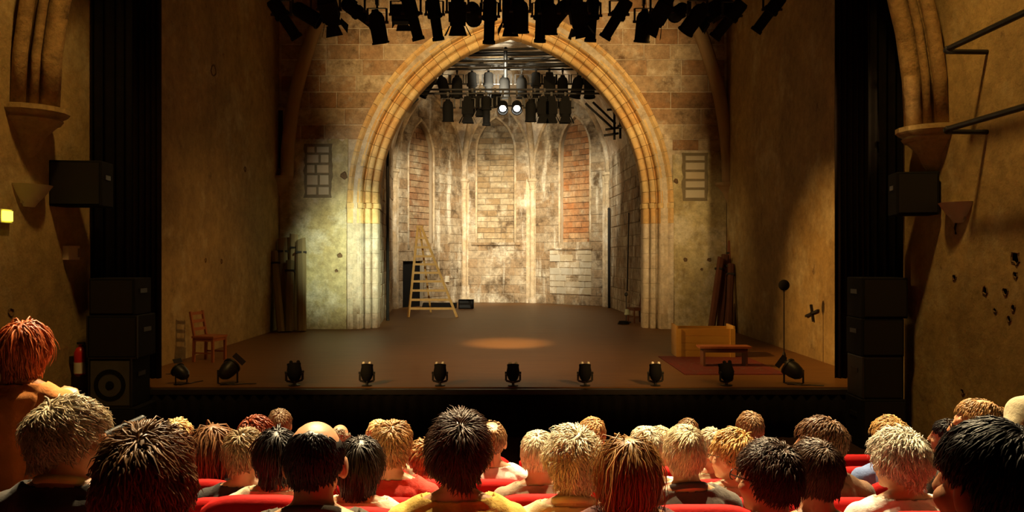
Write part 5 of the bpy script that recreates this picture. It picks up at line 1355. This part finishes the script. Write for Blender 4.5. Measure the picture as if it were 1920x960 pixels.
A_, B_, C_, D_, E_, F_, G_ = 1.02, 0.84, 0.66, 0.50, 0.36, 0.22, 0.10
DKB = (0.045, 0.020, 0.010); BLK = (0.012, 0.009, 0.008); BRN = (0.16, 0.075, 0.028); LBR = (0.30, 0.16, 0.055); GOLD = (0.48, 0.28, 0.09)
GREY = (0.32, 0.26, 0.18); PGREY = (0.62, 0.54, 0.38); WHT = (0.72, 0.66, 0.52); AUB = (0.22, 0.05, 0.02); BLOND = (0.68, 0.50, 0.22)
CREAM = (0.72, 0.64, 0.44); WHITEC = (0.80, 0.78, 0.70); DARK = (0.022, 0.018, 0.015)
PEOPLE = [
    # column, top row, distance, tier, hair, hair colour, shirt, label, options
    (272, 800, 1.78, A_, 'fluffy', (0.17, 0.085, 0.034), DARK, 'person with big fluffy brown hair and dark clothes beside the handrail', dict()),
    (1866, 790, 1.48, A_, 'short', BLK, DARK, 'person in dark clothes with short black hair, head turned to the left side', dict(yaw=22, skincol=(0.50, 0.24, 0.12))),
    (128, 747, 2.62, B_, 'curly', (0.46, 0.37, 0.23), (0.030, 0.022, 0.014), 'person with grey curly hair in a dark jacket and yellow scarf', dict(yaw=-50, collar=(0.50, 0.40, 0.10))),
    (590, 792, 2.25, B_, 'bald', BLK, (0.050, 0.036, 0.018), 'bald-topped person in a dark olive shirt', dict(collar=(0.05, 0.036, 0.018))),
    (858, 776, 2.62, B_, 'spiky', DKB, (0.62, 0.40, 0.06), 'person with upswept dark brown hair in a mustard yellow shirt', dict()),
    (1182, 824, 2.66, B_, 'bob', (0.26, 0.13, 0.035), (0.10, 0.02, 0.015), 'person with a straight golden-brown bob in dark red', dict()),
    (1440, 828, 2.52, B_, 'tousled', DKB, (0.10, 0.02, 0.012), 'person with dark brown hair and spectacles, face turned aside', dict(yaw=50, specs=True)),
    (520, 806, 3.40, C_, 'medium', BLK, CREAM, 'black-haired person in a cream shirt partly behind the bald-topped person', dict()),
    (674, 823, 3.25, C_, 'medium', (0.020, 0.013, 0.009), CREAM, 'person with smooth near-black hair in a cream shirt', dict()),
    (1075, 802, 2.98, C_, 'curly', PGREY, (0.60, 0.47, 0.26), 'person with wavy grey-blond hair and a beige rolled collar', dict(yaw=12, collar=(0.55, 0.42, 0.22))),
    (1284, 798, 3.28, C_, 'short', (0.58, 0.48, 0.30), (0.075, 0.060, 0.045), 'person with short ash-blond hair in a dark grey hooded jacket', dict(collar=(0.03, 0.02, 0.018))),
    (1527, 825, 2.80, C_, 'short', (0.07, 0.035, 0.016), (0.05, 0.025, 0.022), 'person with short dark brown hair in a dark plaid shirt', dict(yaw=12)),
    (1688, 806, 3.20, C_, 'curly', WHT, WHITEC, 'white-haired person in a white top with one hand raised', dict(yaw=22, pose='raise')),
    (398, 798, 4.70, E_, 'long', (0.20, 0.09, 0.035), (0.03, 0.03, 0.03), 'person with long curly brown hair', dict()),
    (461, 805, 3.90, D_, 'tousled', (0.26, 0.18, 0.09), DARK, 'person with short grey-brown hair in a black shirt', dict(yaw=-22)),
    (735, 790, 3.90, D_, 'tousled', LBR, (0.55, 0.030, 0.012), 'person with light brown hair in a bright red shirt', dict()),
    (922, 793, 4.70, E_, 'thin', (0.22, 0.12, 0.05), WHITEC, 'person with thinning brown hair in a white shirt', dict(near=False)),
    (1011, 808, 3.95, D_, 'short', PGREY, (0.30, 0.22, 0.14), 'person with short pale grey hair beside an empty red seat', dict(yaw=-22)),
    (792, 825, 4.70, E_, 'tousled', LBR, WHITEC, 'small person with brown-blond hair in a white top', dict(near=False, yaw=22)),
    (1213, 800, 3.90, D_, 'short', PGREY, WHITEC, 'person with rounded pale hair behind the golden-brown bob', dict()),
    (1374, 805, 3.90, D_, 'tousled', GOLD, (0.50, 0.42, 0.26), 'golden-haired person with spectacles in a beige jacket', dict(yaw=50, specs=True)),
    (1537, 783, 3.90, D_, 'tousled', (0.14, 0.07, 0.03), (0.20, 0.10, 0.05), 'brown-haired person seen in profile looking aside', dict(yaw=70)),
    (1670, 782, 4.70, E_, 'tousled', GOLD, (0.16, 0.24, 0.50), 'golden-haired person in a blue patterned shirt', dict(yaw=22)),
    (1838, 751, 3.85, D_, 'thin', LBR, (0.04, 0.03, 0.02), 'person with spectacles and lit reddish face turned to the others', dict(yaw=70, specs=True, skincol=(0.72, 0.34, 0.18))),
    (333, 785, 5.50, F_, 'tousled', BLOND, CREAM, 'bright blond person beside the long curly brown hair', dict(near=False)),
    (481, 780, 5.50, F_, 'tousled', AUB, (0.45, 0.03, 0.02), 'person with auburn red hair in a red top', dict(near=False, yaw=-50, skincol=(0.70, 0.32, 0.15))),
    (525, 767, 6.30, G_, 'short', (0.20, 0.12, 0.06), DARK, 'brown-haired person next to the auburn hair in the front seats', dict(near=False)),
    (637, 797, 6.30, G_, 'bald', GREY, CREAM, 'bald person in the front seats before the stage', dict(near=False)),
    (711, 788, 5.50, F_, 'short', BLOND, CREAM, 'blond person behind the bright red shirt', dict(near=False)),
    (1109, 783, 5.50, F_, 'short', LBR, (0.25, 0.14, 0.07), 'light brown head beyond the wavy grey-blond hair', dict(near=False, yaw=22)),
    (1240, 800, 5.50, F_, 'short', (0.60, 0.48, 0.26), CREAM, 'dull blond head beyond the ash-blond hair', dict(near=False)),
    (1290, 785, 6.30, G_, 'short', (0.18, 0.10, 0.04), DARK, 'dim brown head in the front seats before the stage', dict(near=False)),
    (1407, 772, 5.50, F_, 'short', (0.22, 0.12, 0.05), (0.30, 0.14, 0.06), 'short-haired brown head beyond the golden-haired person with spectacles', dict(near=False)),
    (1335, 803, 4.70, E_, 'short', (0.40, 0.32, 0.20), (0.45, 0.36, 0.20), 'grey-haired person between ash-blond and golden heads', dict(near=False)),
    (1776, 787, 5.50, F_, 'short', BLK, DARK, 'black-haired person far right in the front seats by the wall', dict(near=False, yaw=50)),
]
for (px, top, d, fl_, hs, hc, sh_, lab, kw) in PEOPLE:
    person(px, top, d, fl_, hs, hc, sh_, lab, **kw)
for o_ in bpy.data.objects:
    if o_.get('label', '').startswith('black-haired person far right'): o_['label'] = 'black-haired person in the front seats near the right speaker stack'
person(46, 604, 3.42, C_, 'medium', (0.42, 0.10, 0.025), (0.75, 0.25, 0.045), 'standing person in an orange top with one arm stretched out in the left aisle', pose='stand', tcol=(0.30, 0.06, 0.03), skincol=(0.66, 0.30, 0.13), turn=-8)
person(2030, 612, 2.95, C_, 'medium', BRN, (0.55, 0.47, 0.28), 'standing person in a beige jacket at the right aisle', pose='stand', yaw=22, turn=160, tcol=(0.2, 0.15, 0.09))

# ---------------------------------------------------------------- theatre seats
def seat_proto():
    r = empty('theatre_seat')
    # curved padded backrest
    mb = MB(); n = 12; prof = [(-0.045, 0.40), (-0.050, 0.70), (-0.047, 0.955), (-0.030, 0.99), (0.0, 1.0), (0.028, 0.985), (0.035, 0.95), (0.032, 0.70), (0.030, 0.40)]
    for k in range(n + 1):
        x = -0.235 + 0.47 * k / n; cv = 0.35 * x * x; q = 1 - 0.10 * (abs(x) / 0.235) ** 4
        for (y, z) in prof: mb.v.append((x, y * (1 if k not in (0, n) else 0.6) + cv * 1.4 - 0.17 - 0.10 * (z - 0.4), 0.40 + (z - 0.40) * q))
    m_ = len(prof)
    for k in range(n):
        for i in range(m_ - 1): a = k * m_ + i; mb.f.append((a, a + 1, a + m_ + 1, a + m_)); mb.m.append(0)
    mb.f.append(tuple(range(m_))); mb.f.append(tuple(reversed(range(n * m_, (n + 1) * m_)))); mb.m += [0, 0]
    mb.build('backrest', M['redvelvet'], r, smooth='all')
    MB().tube([(x, 0.35 * x * x * 1.4 - 0.238, 0.935) for x in [-0.22 + 0.44 * k / 8 for k in range(9)]], 0.006, 6).build('piping', M['redvelvet'], r)
    MB().prism([(-0.12, 0.36), (0.26, 0.37), (0.28, 0.40), (0.26, 0.435), (-0.12, 0.425)], 'x', -0.215, 0.215).build('seat', M['redvelvet'], r, smooth=True)
    for s in (-1, 1):
        MB().box((s * 0.235, 0.02, 0.63), (0.045, 0.34, 0.03)).build('armrest', M['seatframe'], r)
        MB().box((s * 0.235, -0.02, 0.31), (0.03, 0.22, 0.62)).build('side_panel', M['seatframe'], r)
    MB().box((0, -0.02, 0.15), (0.44, 0.03, 0.06)).build('cross_bar', M['seatframe'], r)
    return r
sp = None; SEATS = []
rows_ = {}
for (px, top, d, fl_, *_r) in PEOPLE: rows_.setdefault(fl_, []).append(((px - 960) / FPX * d, d, True))
for fl_, L_ in rows_.items():
    L_.sort(); lo, hi = -2.6, 2.9
    if fl_ in (A_, B_, C_, D_): lo, hi = L_[0][0] - 0.2, L_[-1][0] + 0.2
    xs = [(lo - 0.3, None, False)] + L_ + [(hi + 0.3, None, False)]
    avg = sum(p[1] for p in L_) / len(L_)
    for (a, b) in zip(xs[:-1], xs[1:]):
        gap_ = b[0] - a[0]; k = int(gap_ / 0.53) - 1
        for j in range(1, k + 1): SEATS.append((a[0] + gap_ * j / (k + 1), avg, fl_, False))
    for p in L_: SEATS.append((p[0], p[1], fl_, True))
SEATLAB = {A_: 'in the row of the fluffy brown hair', B_: 'in the row of the bald-topped person', C_: 'in the row of the smooth near-black hair', D_: 'in the row of the bright red shirt', E_: 'in the row of the long curly brown hair', F_: 'in the row of the auburn hair', G_: 'in the frontmost row before the stage'}
for (x, y, fl_, occ) in SEATS:
    if sp is None: sp = seat_proto(); r = sp
    else: r = copy_tree(sp)
    r.location = (x, y - 0.02, fl_); r.scale = (1, 1, 0.88 if fl_ in (A_, B_) else 1.0)
    tag(r, ('red velvet theatre seat with a sitter ' if occ else 'empty red velvet theatre seat ') + SEATLAB[fl_], 'theatre seat', ('occupied' if occ else 'empty') + ' red seats ' + SEATLAB[fl_])
